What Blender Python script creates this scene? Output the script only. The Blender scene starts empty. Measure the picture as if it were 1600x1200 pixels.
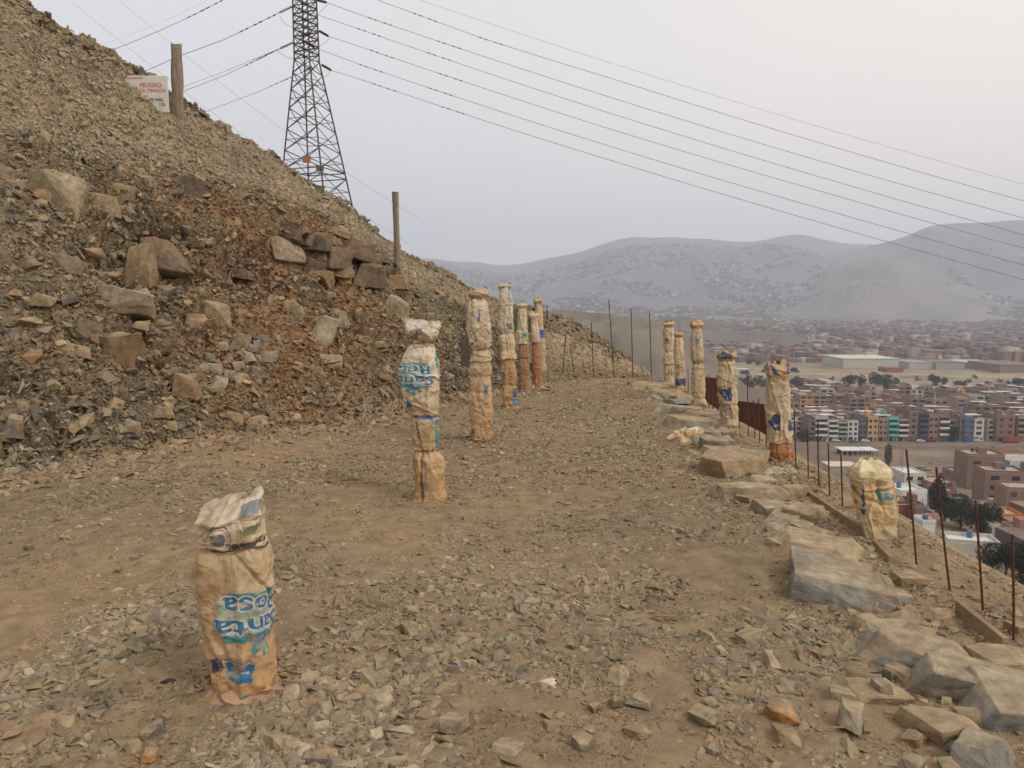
import bpy, bmesh, math, random
import numpy as np
from mathutils import Vector, Matrix, noise as mnoise
from mathutils.bvhtree import BVHTree
R = math.radians
random.seed(7); rng = np.random.default_rng(7)
S = bpy.context.scene
COL = S.collection
# ------------------------------------------------------------------ camera
F = 1209.0; TH = math.atan(130/F); EYE = 1.6
cam = bpy.data.cameras.new('camera'); camo = bpy.data.objects.new('camera', cam); COL.objects.link(camo)
camo.location = (0, 0, EYE); camo.rotation_euler = (math.pi/2 - TH, 0, 0)
cam.sensor_width = 36; cam.lens = 36*F/1600; cam.clip_start = .05; cam.clip_end = 20000
S.camera = camo
# ------------------------------------------------------------------ world, sun, exposure
SUN_EL, SUN_AZ = 46, 128          # azimuth measured clockwise from +Y
w = bpy.data.worlds.new('World'); S.world = w; w.use_nodes = True
nt = w.node_tree; nt.nodes.clear()
def N(t, typ, **k):
    n = t.nodes.new(typ)
    for a, b in k.items(): setattr(n, a, b)
    return n
out = N(nt, 'ShaderNodeOutputWorld'); bg = N(nt, 'ShaderNodeBackground')
sky = N(nt, 'ShaderNodeTexSky', sky_type='NISHITA', sun_disc=False)
sky.sun_elevation = R(SUN_EL); sky.sun_rotation = R(SUN_AZ); sky.air_density = 1.5; sky.dust_density = 6
hsv = N(nt, 'ShaderNodeHueSaturation'); hsv.inputs['Saturation'].default_value = .12
tc = N(nt, 'ShaderNodeTexCoord'); sep = N(nt, 'ShaderNodeSeparateXYZ'); rmp = N(nt, 'ShaderNodeValToRGB')
cr = rmp.color_ramp
cr.elements[0].position = 0; cr.elements[0].color = (8.1, 7.75, 7.55, 1)
cr.elements[1].position = 1; cr.elements[1].color = (7.6, 7.65, 7.9, 1)
for p, c in ((.06, (8.2, 7.8, 7.6, 1)), (.16, (7.7, 7.6, 7.75, 1)), (.3, (7.65, 7.7, 7.8, 1)), (.5, (7.4, 7.5, 7.75, 1))):
    e = cr.elements.new(p); e.color = c
mix = N(nt, 'ShaderNodeMix', data_type='RGBA'); mix.inputs['Factor'].default_value = .86
cn = N(nt, 'ShaderNodeTexNoise'); cn.inputs['Scale'].default_value = 2.2; cn.inputs['Detail'].default_value = 4
cmr = N(nt, 'ShaderNodeMapRange'); cmr.inputs['To Min'].default_value = .95; cmr.inputs['To Max'].default_value = 1.05
cmul = N(nt, 'ShaderNodeVectorMath', operation='SCALE')
L = nt.links.new
L(tc.outputs['Generated'], sep.inputs[0]); L(sep.outputs['Z'], rmp.inputs[0]); L(sky.outputs[0], hsv.inputs['Color'])
wm = N(nt, 'ShaderNodeMapRange'); wm.inputs['From Min'].default_value = -.3; wm.inputs['From Max'].default_value = .6
wmix = N(nt, 'ShaderNodeMix', data_type='RGBA', blend_type='MULTIPLY'); wmix.inputs['B'].default_value = (1.36, 1.21, 1.06, 1)
L(sep.outputs['X'], wm.inputs[0]); L(wm.outputs[0], wmix.inputs['Factor']); L(rmp.outputs[0], wmix.inputs['A'])
L(hsv.outputs[0], mix.inputs['A']); L(wmix.outputs['Result'], mix.inputs['B'])
L(tc.outputs['Generated'], cn.inputs['Vector']); L(cn.outputs[0], cmr.inputs[0]); L(mix.outputs['Result'], cmul.inputs[0]); L(cmr.outputs[0], cmul.inputs['Scale'])
L(cmul.outputs[0], bg.inputs[0]); bg.inputs[1].default_value = .117; L(bg.outputs[0], out.inputs[0])
sl = bpy.data.lights.new('sun', 'SUN'); sl.energy = 1.5; sl.angle = R(10); sl.color = (1, .95, .87)
so = bpy.data.objects.new('sun', sl); COL.objects.link(so)
d = Vector((math.sin(R(SUN_AZ))*math.cos(R(SUN_EL)), math.cos(R(SUN_AZ))*math.cos(R(SUN_EL)), math.sin(R(SUN_EL))))
so.rotation_euler = d.to_track_quat('Z', 'Y').to_euler(); so.location = (0, 0, 50)
S.view_settings.view_transform = 'Standard'; S.view_settings.look = 'None'
S.view_settings.exposure = 0; S.view_settings.gamma = 1
S.render.engine = 'CYCLES'
S.cycles.use_denoising = True; S.cycles.max_bounces = 5; S.cycles.diffuse_bounces = 3; S.cycles.volume_bounces = 1
S.cycles.caustics_reflective = False; S.cycles.caustics_refractive = False
# ------------------------------------------------------------------ helpers
CT, ST = math.cos(TH), math.sin(TH)
def ray(u, v):
    cx = (u-800)/F; cy = -(v-600)/F
    return Vector((cx, CT + cy*ST, cy*CT - ST))
def P(u, v, y):
    r = ray(u, v); return Vector((0, 0, EYE)) + r*(y/r.y)
def G(u, v, z=0.0):
    r = ray(u, v); return Vector((0, 0, EYE)) + r*((z-EYE)/r.z)
def lin(c):
    c = np.asarray(c, float)/255.0
    return np.where(c <= .04045, c/12.92, ((c+.055)/1.055)**2.4)
def lc(r, g, b): return tuple(lin((r, g, b)))
def tag(o, label=None, cat=None, group=None, kind=None):
    if label: o['label'] = label
    if cat: o['category'] = cat
    if group: o['group'] = group
    if kind: o['kind'] = kind
    return o
def empty(name, loc, rz=0, label=None, cat=None, group=None):
    o = bpy.data.objects.new(name, None); COL.objects.link(o); o.location = loc; o.rotation_euler = (0, 0, rz)
    o.empty_display_size = .2
    return tag(o, label, cat, group)
def mesh_np(name, V, Fc, mats=(), parent=None, cols=None, smooth=False, mi=None, n=None):
    """V (n,3); Fc (m,k) int array of equal-sized faces, or list of such"""
    me = bpy.data.meshes.new(name)
    V = np.ascontiguousarray(V, np.float32)
    fl = Fc if isinstance(Fc, list) else [Fc]
    fl = [np.asarray(f, np.int32) for f in fl if len(f)]
    loops = np.concatenate([f.ravel() for f in fl])
    tot = np.concatenate([np.full(len(f), f.shape[1], np.int32) for f in fl])
    me.vertices.add(len(V)); me.vertices.foreach_set('co', V.ravel())
    me.loops.add(len(loops)); me.loops.foreach_set('vertex_index', loops)
    me.polygons.add(len(tot))
    me.polygons.foreach_set('loop_start', np.concatenate([[0], np.cumsum(tot)[:-1]]).astype(np.int32))
    me.polygons.foreach_set('loop_total', tot)
    me.polygons.foreach_set('use_smooth', np.full(len(tot), bool(smooth)))
    if mi is not None: me.polygons.foreach_set('material_index', np.asarray(mi, np.int32))
    for m in mats: me.materials.append(m)
    if cols is not None:
        a = me.color_attributes.new('Col', 'FLOAT_COLOR', 'POINT')
        c = np.ones((len(V), 4), np.float32); c[:, :3] = cols; a.data.foreach_set('color', c.ravel())
    me.update(calc_edges=True); me.validate()
    o = bpy.data.objects.new(name, me); COL.objects.link(o)
    if parent is not None: o.parent = parent
    return o
class MB:
    """collects boxes, tubes and polygons into one mesh with material slots"""
    def __init__(s): s.v = []; s.f = []; s.m = []
    def box(s, c, size, rz=0, mi=0, mis=None, tilt=None):
        x, y, z = [a/2 for a in size]; b = len(s.v); c0, s0 = math.cos(rz), math.sin(rz)
        for dz in (-z, z):
            for dx, dy in ((-x, -y), (x, -y), (x, y), (-x, y)):
                p = Vector((dx*c0-dy*s0, dx*s0+dy*c0, dz))
                if tilt: p = tilt @ p
                s.v.append((c[0]+p.x, c[1]+p.y, c[2]+p.z))
        fs = [(3, 2, 1, 0), (4, 5, 6, 7), (0, 1, 5, 4), (1, 2, 6, 5), (2, 3, 7, 6), (3, 0, 4, 7)]
        for i, f in enumerate(fs): s.f.append([b+k for k in f]); s.m.append(mis[i] if mis else mi)
    def tube(s, pts, rad, n=6, mi=0):
        pts = [Vector(p) for p in pts]; k = len(pts); b = len(s.v)
        rr = rad if isinstance(rad, (list, tuple)) else [rad]*k
        for i, p in enumerate(pts):
            t = (pts[min(i+1, k-1)]-pts[max(i-1, 0)]).normalized()
            a = t.cross(Vector((0, 0, 1)) if abs(t.z) < .9 else Vector((1, 0, 0))).normalized(); c = t.cross(a)
            for j in range(n):
                g = 2*math.pi*j/n; q = p + (a*math.cos(g)+c*math.sin(g))*rr[i]; s.v.append(tuple(q))
        for i in range(k-1):
            for j in range(n):
                j2 = (j+1) % n; s.f.append([b+i*n+j, b+i*n+j2, b+(i+1)*n+j2, b+(i+1)*n+j]); s.m.append(mi)
        s.f.append([b+j for j in range(n)][::-1]); s.f.append([b+(k-1)*n+j for j in range(n)]); s.m += [mi, mi]
    def poly(s, pts, mi=0):
        b = len(s.v); s.v += [tuple(p) for p in pts]; s.f.append(list(range(b, b+len(pts)))); s.m.append(mi)
    def build(s, name, mats, parent=None, smooth=False):
        me = bpy.data.meshes.new(name); me.from_pydata(s.v, [], s.f)
        for m in (mats if isinstance(mats, (list, tuple)) else [mats]): me.materials.append(m)
        me.polygons.foreach_set('material_index', s.m)
        me.polygons.foreach_set('use_smooth', [bool(smooth)]*len(s.f))
        me.update(); o = bpy.data.objects.new(name, me); COL.objects.link(o)
        if parent is not None: o.parent = parent
        return o
def fin(o, bev):
    m = o.modifiers.new('bevel', 'BEVEL'); m.width = bev; m.segments = 2; return o
# numpy noise ------------------------------------------------------
def _h(ix, iy, iz, k):
    n = (ix*374761393 + iy*668265263 + iz*2147483647 + k*974711) & 0xffffffff
    n = ((n ^ (n >> 13))*1274126177) & 0xffffffff
    n = ((n ^ (n >> 16))*2246822519) & 0xffffffff
    return ((n ^ (n >> 15)) & 0xffffff)/float(0xffffff)
def vn(Pn, k=0):
    Pn = np.asarray(Pn, float); I = np.floor(Pn).astype(np.int64); f = Pn-I; f = f*f*(3-2*f); r = 0
    for a in (0, 1):
        for b in (0, 1):
            for c in (0, 1):
                wt = (f[:, 0] if a else 1-f[:, 0])*(f[:, 1] if b else 1-f[:, 1])*(f[:, 2] if c else 1-f[:, 2])
                r = r + wt*_h(I[:, 0]+a, I[:, 1]+b, I[:, 2]+c, k)
    return r*2-1
def fbm(Pn, o=4, k=0, g=.5):
    r = 0; a = 1; q = np.asarray(Pn, float)
    for i in range(o): r = r+a*vn(q, k+i); a *= g; q = q*2.03+11.3
    return r
def ridged(Pn, o=4, k=0):
    r = 0; a = 1; q = np.asarray(Pn, float)
    for i in range(o): r = r+a*(1-2*np.abs(vn(q, k+i))); a *= .5; q = q*2.07+5.1
    return r
def voro(Pn, k=0):
    Pn = np.asarray(Pn, float); I = np.floor(Pn).astype(np.int64)
    f1 = np.full(len(Pn), 9.); f2 = f1.copy(); idc = np.zeros(len(Pn))
    for a in (-1, 0, 1):
        for b in (-1, 0, 1):
            for c in (-1, 0, 1):
                X, Y, Z = I[:, 0]+a, I[:, 1]+b, I[:, 2]+c
                d = np.sqrt((X+_h(X, Y, Z, k)-Pn[:, 0])**2+(Y+_h(X, Y, Z, k+1)-Pn[:, 1])**2+(Z+_h(X, Y, Z, k+2)-Pn[:, 2])**2)
                nw = d < f1
                f2 = np.where(nw, f1, np.minimum(f2, d)); idc = np.where(nw, _h(X, Y, Z, k+3), idc); f1 = np.where(nw, d, f1)
    return f1, f2, idc
def facets(Pn, k=0, tilt=1.0):
    """broken-rock relief: every cell is a plane with its own height and tilt; returns height, cell id, border distance"""
    Pn = np.asarray(Pn, float); I = np.floor(Pn).astype(np.int64); f1 = np.full(len(Pn), 9.); f2 = f1.copy(); h = np.zeros(len(Pn)); idc = np.zeros(len(Pn))
    for a in (-1, 0, 1):
        for b in (-1, 0, 1):
            for c in (-1, 0, 1):
                X, Y, Z = I[:, 0]+a, I[:, 1]+b, I[:, 2]+c; dx = Pn[:, 0]-X-_h(X, Y, Z, k); dy = Pn[:, 1]-Y-_h(X, Y, Z, k+1); dz = Pn[:, 2]-Z-_h(X, Y, Z, k+2)
                d = np.sqrt(dx*dx+dy*dy+dz*dz); i_ = _h(X, Y, Z, k+3)
                hh = (i_-.5)+tilt*(dx*(_h(X, Y, Z, k+4)-.5)+dy*(_h(X, Y, Z, k+5)-.5)+dz*(_h(X, Y, Z, k+6)-.15))*1.6
                nw = d < f1; f2 = np.where(nw, f1, np.minimum(f2, d)); h = np.where(nw, hh, h); idc = np.where(nw, i_, idc); f1 = np.where(nw, d, f1)
    return h, idc, f2-f1
def grid_faces(nr, nc, wrap=False):
    i, j = np.meshgrid(np.arange(nr-1), np.arange(nc if wrap else nc-1), indexing='ij')
    a = i*nc+j; b = i*nc+(j+1) % nc
    return np.stack([a, b, b+nc, a+nc], -1).reshape(-1, 4)
def ss(a, b, x):
    t = np.clip((x-a)/(b-a), 0, 1); return t*t*(3-2*t)
# ------------------------------------------------------------------ materials
def M(name, col, rough=.85, col2=None, nscale=4., bump=0, bscale=40., attr=False, metal=0, detail=6, col3=None, spec=.3, aniso=None, nmix=.0, island=0):
    m = bpy.data.materials.new(name); m.use_nodes = True; t = m.node_tree; b = t.nodes['Principled BSDF']; l = t.links.new
    b.inputs['Roughness'].default_value = rough; b.inputs['Metallic'].default_value = metal; b.inputs['Specular IOR Level'].default_value = spec
    tc = N(t, 'ShaderNodeTexCoord'); mp = N(t, 'ShaderNodeMapping'); l(tc.outputs['Object'], mp.inputs[0])
    if aniso: mp.inputs['Scale'].default_value = aniso
    cs = None
    if attr:
        a = N(t, 'ShaderNodeVertexColor', layer_name='Col'); cs = a.outputs[0]
    if col2 is not None or attr:
        n = N(t, 'ShaderNodeTexNoise'); n.inputs['Scale'].default_value = nscale; n.inputs['Detail'].default_value = detail; n.inputs['Roughness'].default_value = .62
        l(mp.outputs[0], n.inputs['Vector'])
        if not attr:
            r = N(t, 'ShaderNodeValToRGB'); r.color_ramp.elements[0].position = .34; r.color_ramp.elements[1].position = .66
            r.color_ramp.elements[0].color = (*col, 1); r.color_ramp.elements[1].color = (*col2, 1)
            if col3 is not None: e = r.color_ramp.elements.new(.5); e.color = (*col3, 1)
            l(n.outputs[0], r.inputs[0]); cs = r.outputs[0]
        else:
            mr = N(t, 'ShaderNodeMapRange'); mr.inputs['From Min'].default_value = .3; mr.inputs['From Max'].default_value = .7
            mr.inputs['To Min'].default_value = 1-nmix; mr.inputs['To Max'].default_value = 1+nmix
            sc = N(t, 'ShaderNodeVectorMath', operation='SCALE'); l(n.outputs[0], mr.inputs[0]); l(cs, sc.inputs[0]); l(mr.outputs[0], sc.inputs['Scale']); cs = sc.outputs[0]
    if cs is not None: l(cs, b.inputs['Base Color'])
    else: b.inputs['Base Color'].default_value = (*col, 1)
    if bump:
        n2 = N(t, 'ShaderNodeTexNoise'); n2.inputs['Scale'].default_value = bscale; n2.inputs['Detail'].default_value = 8; n2.inputs['Roughness'].default_value = .65
        l(mp.outputs[0], n2.inputs['Vector']); bp = N(t, 'ShaderNodeBump'); bp.inputs['Strength'].default_value = 1; bp.inputs['Distance'].default_value = bump
        l(n2.outputs[0], bp.inputs['Height']); l(bp.outputs[0], b.inputs['Normal'])
    return m
m_soil = M('soil', None, .95, attr=True, nscale=7, nmix=.28, bump=.012, bscale=38, spec=.1)
m_gravel = M('gravel', None, .9, attr=True, nscale=30, nmix=.22, bump=.003, bscale=70, spec=.2)
m_hill = M('hill', None, .95, attr=True, nscale=3, nmix=.3, bump=.03, bscale=9, spec=.1)
m_rock = M('rock', None, .9, attr=True, nscale=14, nmix=.34, bump=.014, bscale=32, spec=.15)
m_sack = M('sack', None, .62, attr=True, nscale=45, nmix=.07, bump=.0012, bscale=55, spec=.35)
m_rust = M('rust', lc(62, 38, 28), .85, lc(104, 62, 40), 30, bump=.001, bscale=200)
m_rustsheet = M('rust_sheet', lc(78, 46, 38), .85, lc(100, 60, 46), 2.2, bump=.003, bscale=30)
m_steel = M('tower_steel', lc(70, 64, 62), .6, lc(92, 84, 80), 2, metal=.3)
m_wire = M('wire', lc(96, 92, 90), .6)
m_ins = M('insulator', lc(70, 38, 36), .4)
m_wood = M('weathered_wood', lc(112, 98, 84), .9, lc(146, 130, 112), 6, bump=.006, bscale=25, aniso=(6, 6, 1))
m_plank = M('plank', lc(126, 102, 78), .9, lc(154, 128, 98), 8, bump=.003, bscale=40)
m_signw = M('sign_white', lc(186, 180, 168), .7, lc(204, 198, 188), 9)
m_red = M('sign_red', lc(184, 108, 100), .7); m_blk = M('sign_black', lc(88, 86, 84), .6)
m_valley = M('valley', None, .95, attr=True, nscale=.06, nmix=.3, detail=9, spec=.05)
m_mtn = M('mountain', None, .95, attr=True, nscale=.004, nmix=.15, spec=.05)
m_town = M('town', None, .9, attr=True, nscale=.2, nmix=.1, spec=.1)
m_leaf = M('leaf', lc(40, 44, 30), .8, lc(66, 70, 48), .6, spec=.2)
m_leaf2 = M('leaf_dark', lc(28, 32, 24), .8, lc(48, 52, 38), .6, spec=.2)
m_dry = M('leaf_dry', lc(84, 76, 62), .9, lc(110, 98, 80), .6)
m_trunk = M('trunk', lc(70, 58, 46), .9, lc(92, 78, 62), 3)
m_litter_b = M('litter_blue', lc(30, 64, 130), .5); m_litter_w = M('litter_paper', lc(190, 170, 146), .8, lc(214, 200, 180), 12)
m_green = M('green_plastic', lc(96, 112, 84), .7, lc(124, 136, 104), 20)
m_darkboard = M('dark_board', lc(66, 58, 50), .8, lc(92, 80, 66), 9)
m_conc = M('concrete', lc(150, 134, 114), .9, lc(176, 160, 138), 3, bump=.004, bscale=20)
# ------------------------------------------------------------------ terrain
def xe(y): return 2.5+.028*np.minimum(y, 30)
FLOOR = -73.0
def floor_z(x, y):
    return FLOOR + 27*np.clip(1-(x-80)/200., 0, 1)*(1-ss(170, 290, y)) + 1.2*np.sin(x*.013+1)*np.cos(y*.011)
def terrain(x, y):
    x = np.asarray(x, float); y = np.asarray(y, float)
    plat = -.10*np.maximum(y-15.6, 0)-.25*np.maximum(y-22, 0)**1.1
    plat = plat+.02*np.sin(x*1.3+y*.7)+.012*np.sin(x*2.9-y*1.9)
    wdt = x-xe(y)
    wdt = np.where(wdt > 0, np.sqrt(wdt*wdt+.04)-.2, 0)
    z = plat-.588*wdt-.5*np.maximum(y-46, 0)*ss(0, 30, y-46)+.10*ss(2, 9, wdt)*np.sin(y*.45+x*.2)
    return np.maximum(z, floor_z(x, y))
def tz(x, y): return float(terrain(np.array([x]), np.array([y]))[0])
def hit(u, v, y0=30, y1=4000):
    r = ray(u, v)
    if u > 1350: y0 = max(y0, 84*1209/(u-800))

    ts = np.geomspace(y0, y1, 1500)/r.y
    X = r.x*ts; Y = r.y*ts; Z = EYE+r.z*ts
    below = Z <= terrain(X, Y)
    i = int(np.argmax(below)) if below.any() else len(ts)-1
    return Vector((X[i], Y[i], float(terrain(X[i:i+1], Y[i:i+1])[0])))
SOIL = lin((144, 122, 94)); SOIL2 = lin((128, 111, 88)); ORNG = lin((152, 116, 80))
# near ground sheet
xs = np.concatenate([np.linspace(-13, -5, 70)[:-1], np.linspace(-5, 3.6, 260)[:-1], np.linspace(3.6, 34, 150)])
ys = np.concatenate([np.linspace(-8, 1.5, 60)[:-1], np.linspace(1.5, 17, 420)[:-1], np.linspace(17, 60, 130)])
X, Y = np.meshgrid(xs, ys); X = X.ravel(); Y = Y.ravel(); Z = terrain(X, Y)
Q = np.stack([X, Y, Z*0], 1)
trackw = fbm(Q*np.array([.9, .35, 1]), 3, 5)
near = (X < xe(Y))
Z = Z+fbm(Q*3.1, 4, 2)*.012+np.maximum(0, fbm(Q*9, 3, 8))*.012+np.where(near, 0, fbm(Q*1.4, 4, 14)*.035*ss(0, 1.5, X-xe(Y)))
k1 = np.clip(.5+.7*fbm(Q*.8, 4, 30), 0, 1)[:, None]; k2 = ss(.2, .9, fbm(Q*.45+7, 3, 40))[:, None]
C = SOIL*k1+SOIL2*(1-k1); C = C*(1-k2*.35)+ORNG*k2*.35
fs = ss(13, 16, Y)[:, None]*.4; C = C*(1-fs)+lin((156, 128, 94))*fs
sl_ = ss(.3, 2.5, X-xe(Y))[:, None]; C = C*(1-sl_)+lin((140, 126, 100))*sl_*(1+.12*fbm(Q*2.5, 3, 66))[:, None]
o = mesh_np('ground', np.stack([X, Y, Z], 1), grid_faces(len(ys), len(xs)), [m_soil], cols=C, smooth=True)
tag(o, kind='structure')
# valley sheet (polar)
az = np.radians(np.linspace(-75, 75, 420)); rr = np.geomspace(24, 6900, 420)
A, RR = np.meshgrid(az, rr); X = (RR*np.sin(A)).ravel(); Y = (RR*np.cos(A)).ravel(); Z = terrain(X, Y)
Z = Z-np.where((X < 33) & (X > -13) & (Y < 59), .6, 0.)
Q = np.stack([X, Y, Z*0], 1)
C = np.tile(lin((128, 112, 94)), (len(X), 1))
def zone(mask, col):
    global C
    m = np.clip(mask, 0, 1)[:, None]; C = C*(1-m)+lin(col)*m
nz = fbm(Q*.02, 3, 3)
zone(ss(400, 440, Y)*(1-ss(640, 660, Y)), (112, 96, 84))                       # under the town
zone(ss(655, 670, Y)*(1-ss(900, 930, Y))*ss(-.2, .5, nz+.3), (142, 128, 104))  # sandy fields
zone(ss(760, 770, Y+20*nz)*(1-ss(800, 812, Y+20*nz)), (156, 138, 106))
zone(ss(900, 1000, Y), (100, 92, 84))
zone((Y < 400)*ss(.1, .6, nz), (120, 102, 88))
zone(((Y > 384) & (Y < 392)).astype(float), (104, 96, 90))                      # street
o = mesh_np('valley_floor', np.stack([X, Y, Z], 1), grid_faces(len(rr), len(az)), [m_valley], cols=C, smooth=True); tag(o, kind='structure')
# ------------------------------------------------------------------ hillside loft
sky_px = [(-300, -260, 13), (-120, -120, 13), (0, -25, 13.3), (35, 0, 13.5), (66, 30, 13.8), (92, 52, 14), (162, 85, 14.6), (197, 106, 15), (227, 119, 15.4), (262, 146, 15.8), (297, 163, 16.4), (350, 198, 17.2),
          (424, 246, 18.3), (472, 284, 19), (525, 317, 19.8), (582, 364, 20.8), (630, 395, 21.6), (700, 434, 22.8), (735, 456, 23.5), (790, 475, 24.2), (850, 489, 25), (885, 502, 25), (940, 532, 25), (970, 554, 24.6), (1000, 574, 24), (1020, 592, 23)]
SS = [(-2, 'w', (-11, -5, 0), (-14, -4, 4), (-20, -4, 8)), (-1, 'w', (-8, 1.5, 0), (-10.5, 4.5, 4.4), (-14, 8, 8.2))]
toe = [(-2, Vector((-11, -5, -.05))), (-1, Vector((-8, 1.5, -.05)))]
brow = [(-2, Vector((-14, -4, 3.8))), (-1, Vector((-11, 4.5, 4.2)))]
for s, (a, b) in enumerate([((0, 745), (0, 212, 10.6)), ((150, 718), (150, 255, 11.7)), ((300, 690), (300, 268, 13)), ((450, 672), (420, 322, 13.9)), ((600, 650), (540, 385, 15.2)),
                            ((700, 624), (650, 455, 16.8)), ((780, 608), (770, 505, 19)), ((850, 600), (850, 540, 19.6)), ((930, 595), (930, 572, 19.6)), ((1020, 592), (1010, 589, 19.5))]):
    t0 = G(*a); t0.z = -.05; toe.append((s, t0)); brow.append((s, P(*b)))
u_s = {-2: -560, -1: -300, 0: 0, 1: 150, 2: 300, 3: 430, 4: 550, 5: 650, 6: 775, 7: 850, 8: 935, 9: 1020}
skp = [P(*a) for a in sky_px]; sku = [a[0] for a in sky_px]
sN = np.concatenate([np.linspace(-2, -.6, 50)[:-1], np.linspace(-.6, 7, 760)[:-1], np.linspace(7, 9, 110)])
def crm(tab):
    k = np.array([t[0] for t in tab], float); V = np.array([tuple(t[1]) for t in tab])
    from_ = np.array([np.interp(sN, k, V[:, i]) for i in range(3)]).T
    w_ = 35; ker = np.hanning(w_); ker /= ker.sum()
    return np.array([np.convolve(np.pad(from_[:, i], w_//2, 'edge'), ker, 'valid') for i in range(3)]).T
Tt = crm(toe); Bb = crm(brow)
uu = np.interp(sN, list(u_s.keys()), list(u_s.values()))
skV = np.array([tuple(p) for p in skp]); 
Cc = np.array([np.interp(uu, sku, skV[:, i]) for i in range(3)]).T
Cc[sN < -.9] = Cc[sN < -.9]+(np.minimum(0, sN[sN < -.9]+.9)[:, None])*np.array([3.5, 9, -.5])
tl = np.concatenate([np.linspace(0, 1, 330)[:-1], np.linspace(1, 2, 190)[:-1], 2+np.linspace(0, 1, 50)**1.6])
f_ = [0, .3, .52, .74, .9, 1]; g_ = [0, .17, .42, .72, .93, 1]
rows = []
for t in tl:
    if t <= 1:
        h = np.interp(t, [0, 1], [0, 1]); hf = np.interp(h, np.array(g_), np.array(f_)) if False else h
        gz = np.interp(h, f_, g_)
        p = Tt+(Bb-Tt)*h; p[:, 2] = Tt[:, 2]+(Bb[:, 2]-Tt[:, 2])*gz
    elif t <= 2:
        k = t-1; p = Bb+(Cc-Bb)*k; p[:, 2] += .18*math.sin(k*math.pi)*-1*np.clip(Cc[:, 2]/4, 0, 1)*0
    else:
        k = t-2; r_ = 62*k; dirn = Cc.copy(); dirn[:, 2] = 0; ln = np.linalg.norm(dirn, axis=1, keepdims=True); dirn /= ln
        slope = (Cc[:, 2]-EYE)/ln[:, 0]
        p = Cc+dirn*r_; p[:, 2] = Cc[:, 2]+r_*(slope-.03-.12*ss(6, 8.5, sN))-1.2*min(1, r_/6)
    rows.append(p)
HV = np.array(rows); nr, nc = HV.shape[:2]
def normals(G3):
    du = np.gradient(G3, axis=1); dv = np.gradient(G3, axis=0); n = np.cross(du, dv); n /= np.linalg.norm(n, axis=2, keepdims=True)+1e-9
    return n
NN = normals(HV); 
if NN[100, 300, 2] < 0: NN = -NN
P3 = HV.reshape(-1, 3); tt = np.repeat(tl, nc); sv = np.tile(sN, nr)
cut = ss(0, .12, tt)*(1-ss(.98, 1.12, tt)); upper = ss(.95, 1.1, tt)
far_ = 1+.0*tt
mound = ss(6.2, 7.2, sv)
warp = np.stack([fbm(P3*1.3, 3, 11), fbm(P3*1.3, 3, 12), fbm(P3*1.3, 3, 13)], 1)*.25
bed = np.array([[.94, .1, .25], [-.1, .98, .1], [-.3, -.05, .93]])        # rotate to the rock's bedding
PB = P3@bed.T
hA, idc, bA = facets((PB+warp)*np.array([.95, .95, 1.7]), 3, .8)
hB, idg, bB = facets((PB+warp*.7)*np.array([2.4, 2.4, 4.2]), 9, .9)
hC, idh, bC = facets((PB+warp*.4)*np.array([6.2, 6.2, 11]), 19, 1.3)
hD, idd, bD = facets(PB*np.array([15, 15, 24.]), 29, 1.3)
outc = ss(-.25, .35, fbm(P3*.62, 3, 61))                                  # where solid rock shows rather than earth
D = cut*(1-.7*mound)*(.30*fbm(P3*.5, 3, 21)+outc*(.24*hA-.10*ss(.10, 0, bA)+.12*hB-.05*ss(.1, 0, bB))+(.35+.65*outc)*(.062*hC-.02*ss(.1, 0, bC))+.022*hD)
D += upper*(.10*fbm(P3*.8, 4, 31)+.05*hB*outc+.045*hC+.02*hD+.04*np.abs(fbm(P3*3, 3, 35)))
D *= ss(0, .05, tt)
HV2 = P3+NN.reshape(-1, 3)*D[:, None]
# colours of soil patches: tan scree above, orange earth in the cut, grey talus
def blob(u, v, y, r): p = np.array(tuple(P(u, v, y))); return np.exp(-((P3-p)**2).sum(1)/(r*r))
c_tan = lin((156, 139, 114)); c_grey = lin((130, 118, 99)); c_or = lin((158, 120, 82)); c_red = lin((140, 100, 70)); c_dk = lin((96, 82, 66))
k = np.clip(.5+.6*fbm(P3*1.1, 4, 44), 0, 1)[:, None]
C = c_tan*k+c_grey*(1-k)
ow = np.clip(1.15*blob(430, 430, 13.2, 1.5)+.95*blob(520, 600, 11.8, 1.3)+.6*blob(330, 560, 11, 1.1)+.5*blob(240, 330, 12.4, .9)+.6*blob(620, 520, 14.5, 1.)+.45*blob(130, 590, 9, .9)+.4*blob(100, 400, 11, 1)+.7*blob(420, 660, 10, .9), 0, 1)
ow = np.clip(ow*(.85+.7*fbm(P3*2.2, 4, 50)), 0, 1)*(1-upper)*(1-.45*outc)
C = C*(1-ow[:, None])+(c_or*(.65+.35*k)+c_red*.35*(1-k))*ow[:, None]
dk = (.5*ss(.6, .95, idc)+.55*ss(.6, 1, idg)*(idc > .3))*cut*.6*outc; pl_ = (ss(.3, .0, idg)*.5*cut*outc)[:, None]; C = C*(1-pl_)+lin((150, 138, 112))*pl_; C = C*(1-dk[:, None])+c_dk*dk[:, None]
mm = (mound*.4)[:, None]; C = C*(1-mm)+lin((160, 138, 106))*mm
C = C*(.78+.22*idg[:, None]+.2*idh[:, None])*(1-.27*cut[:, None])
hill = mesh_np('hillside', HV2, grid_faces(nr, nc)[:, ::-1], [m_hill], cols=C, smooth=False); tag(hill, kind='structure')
hill_bvh = BVHTree.FromPolygons([tuple(v) for v in HV2], grid_faces(nr, nc).tolist())
def on_hill(u, v):
    r = ray(u, v).normalized(); h = hill_bvh.ray_cast(Vector((0, 0, EYE)), r)
    if h[0] is None: return None
    n = h[1]; 
    if n.z < 0: n = -n
    return h[0], n, h[3]
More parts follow.
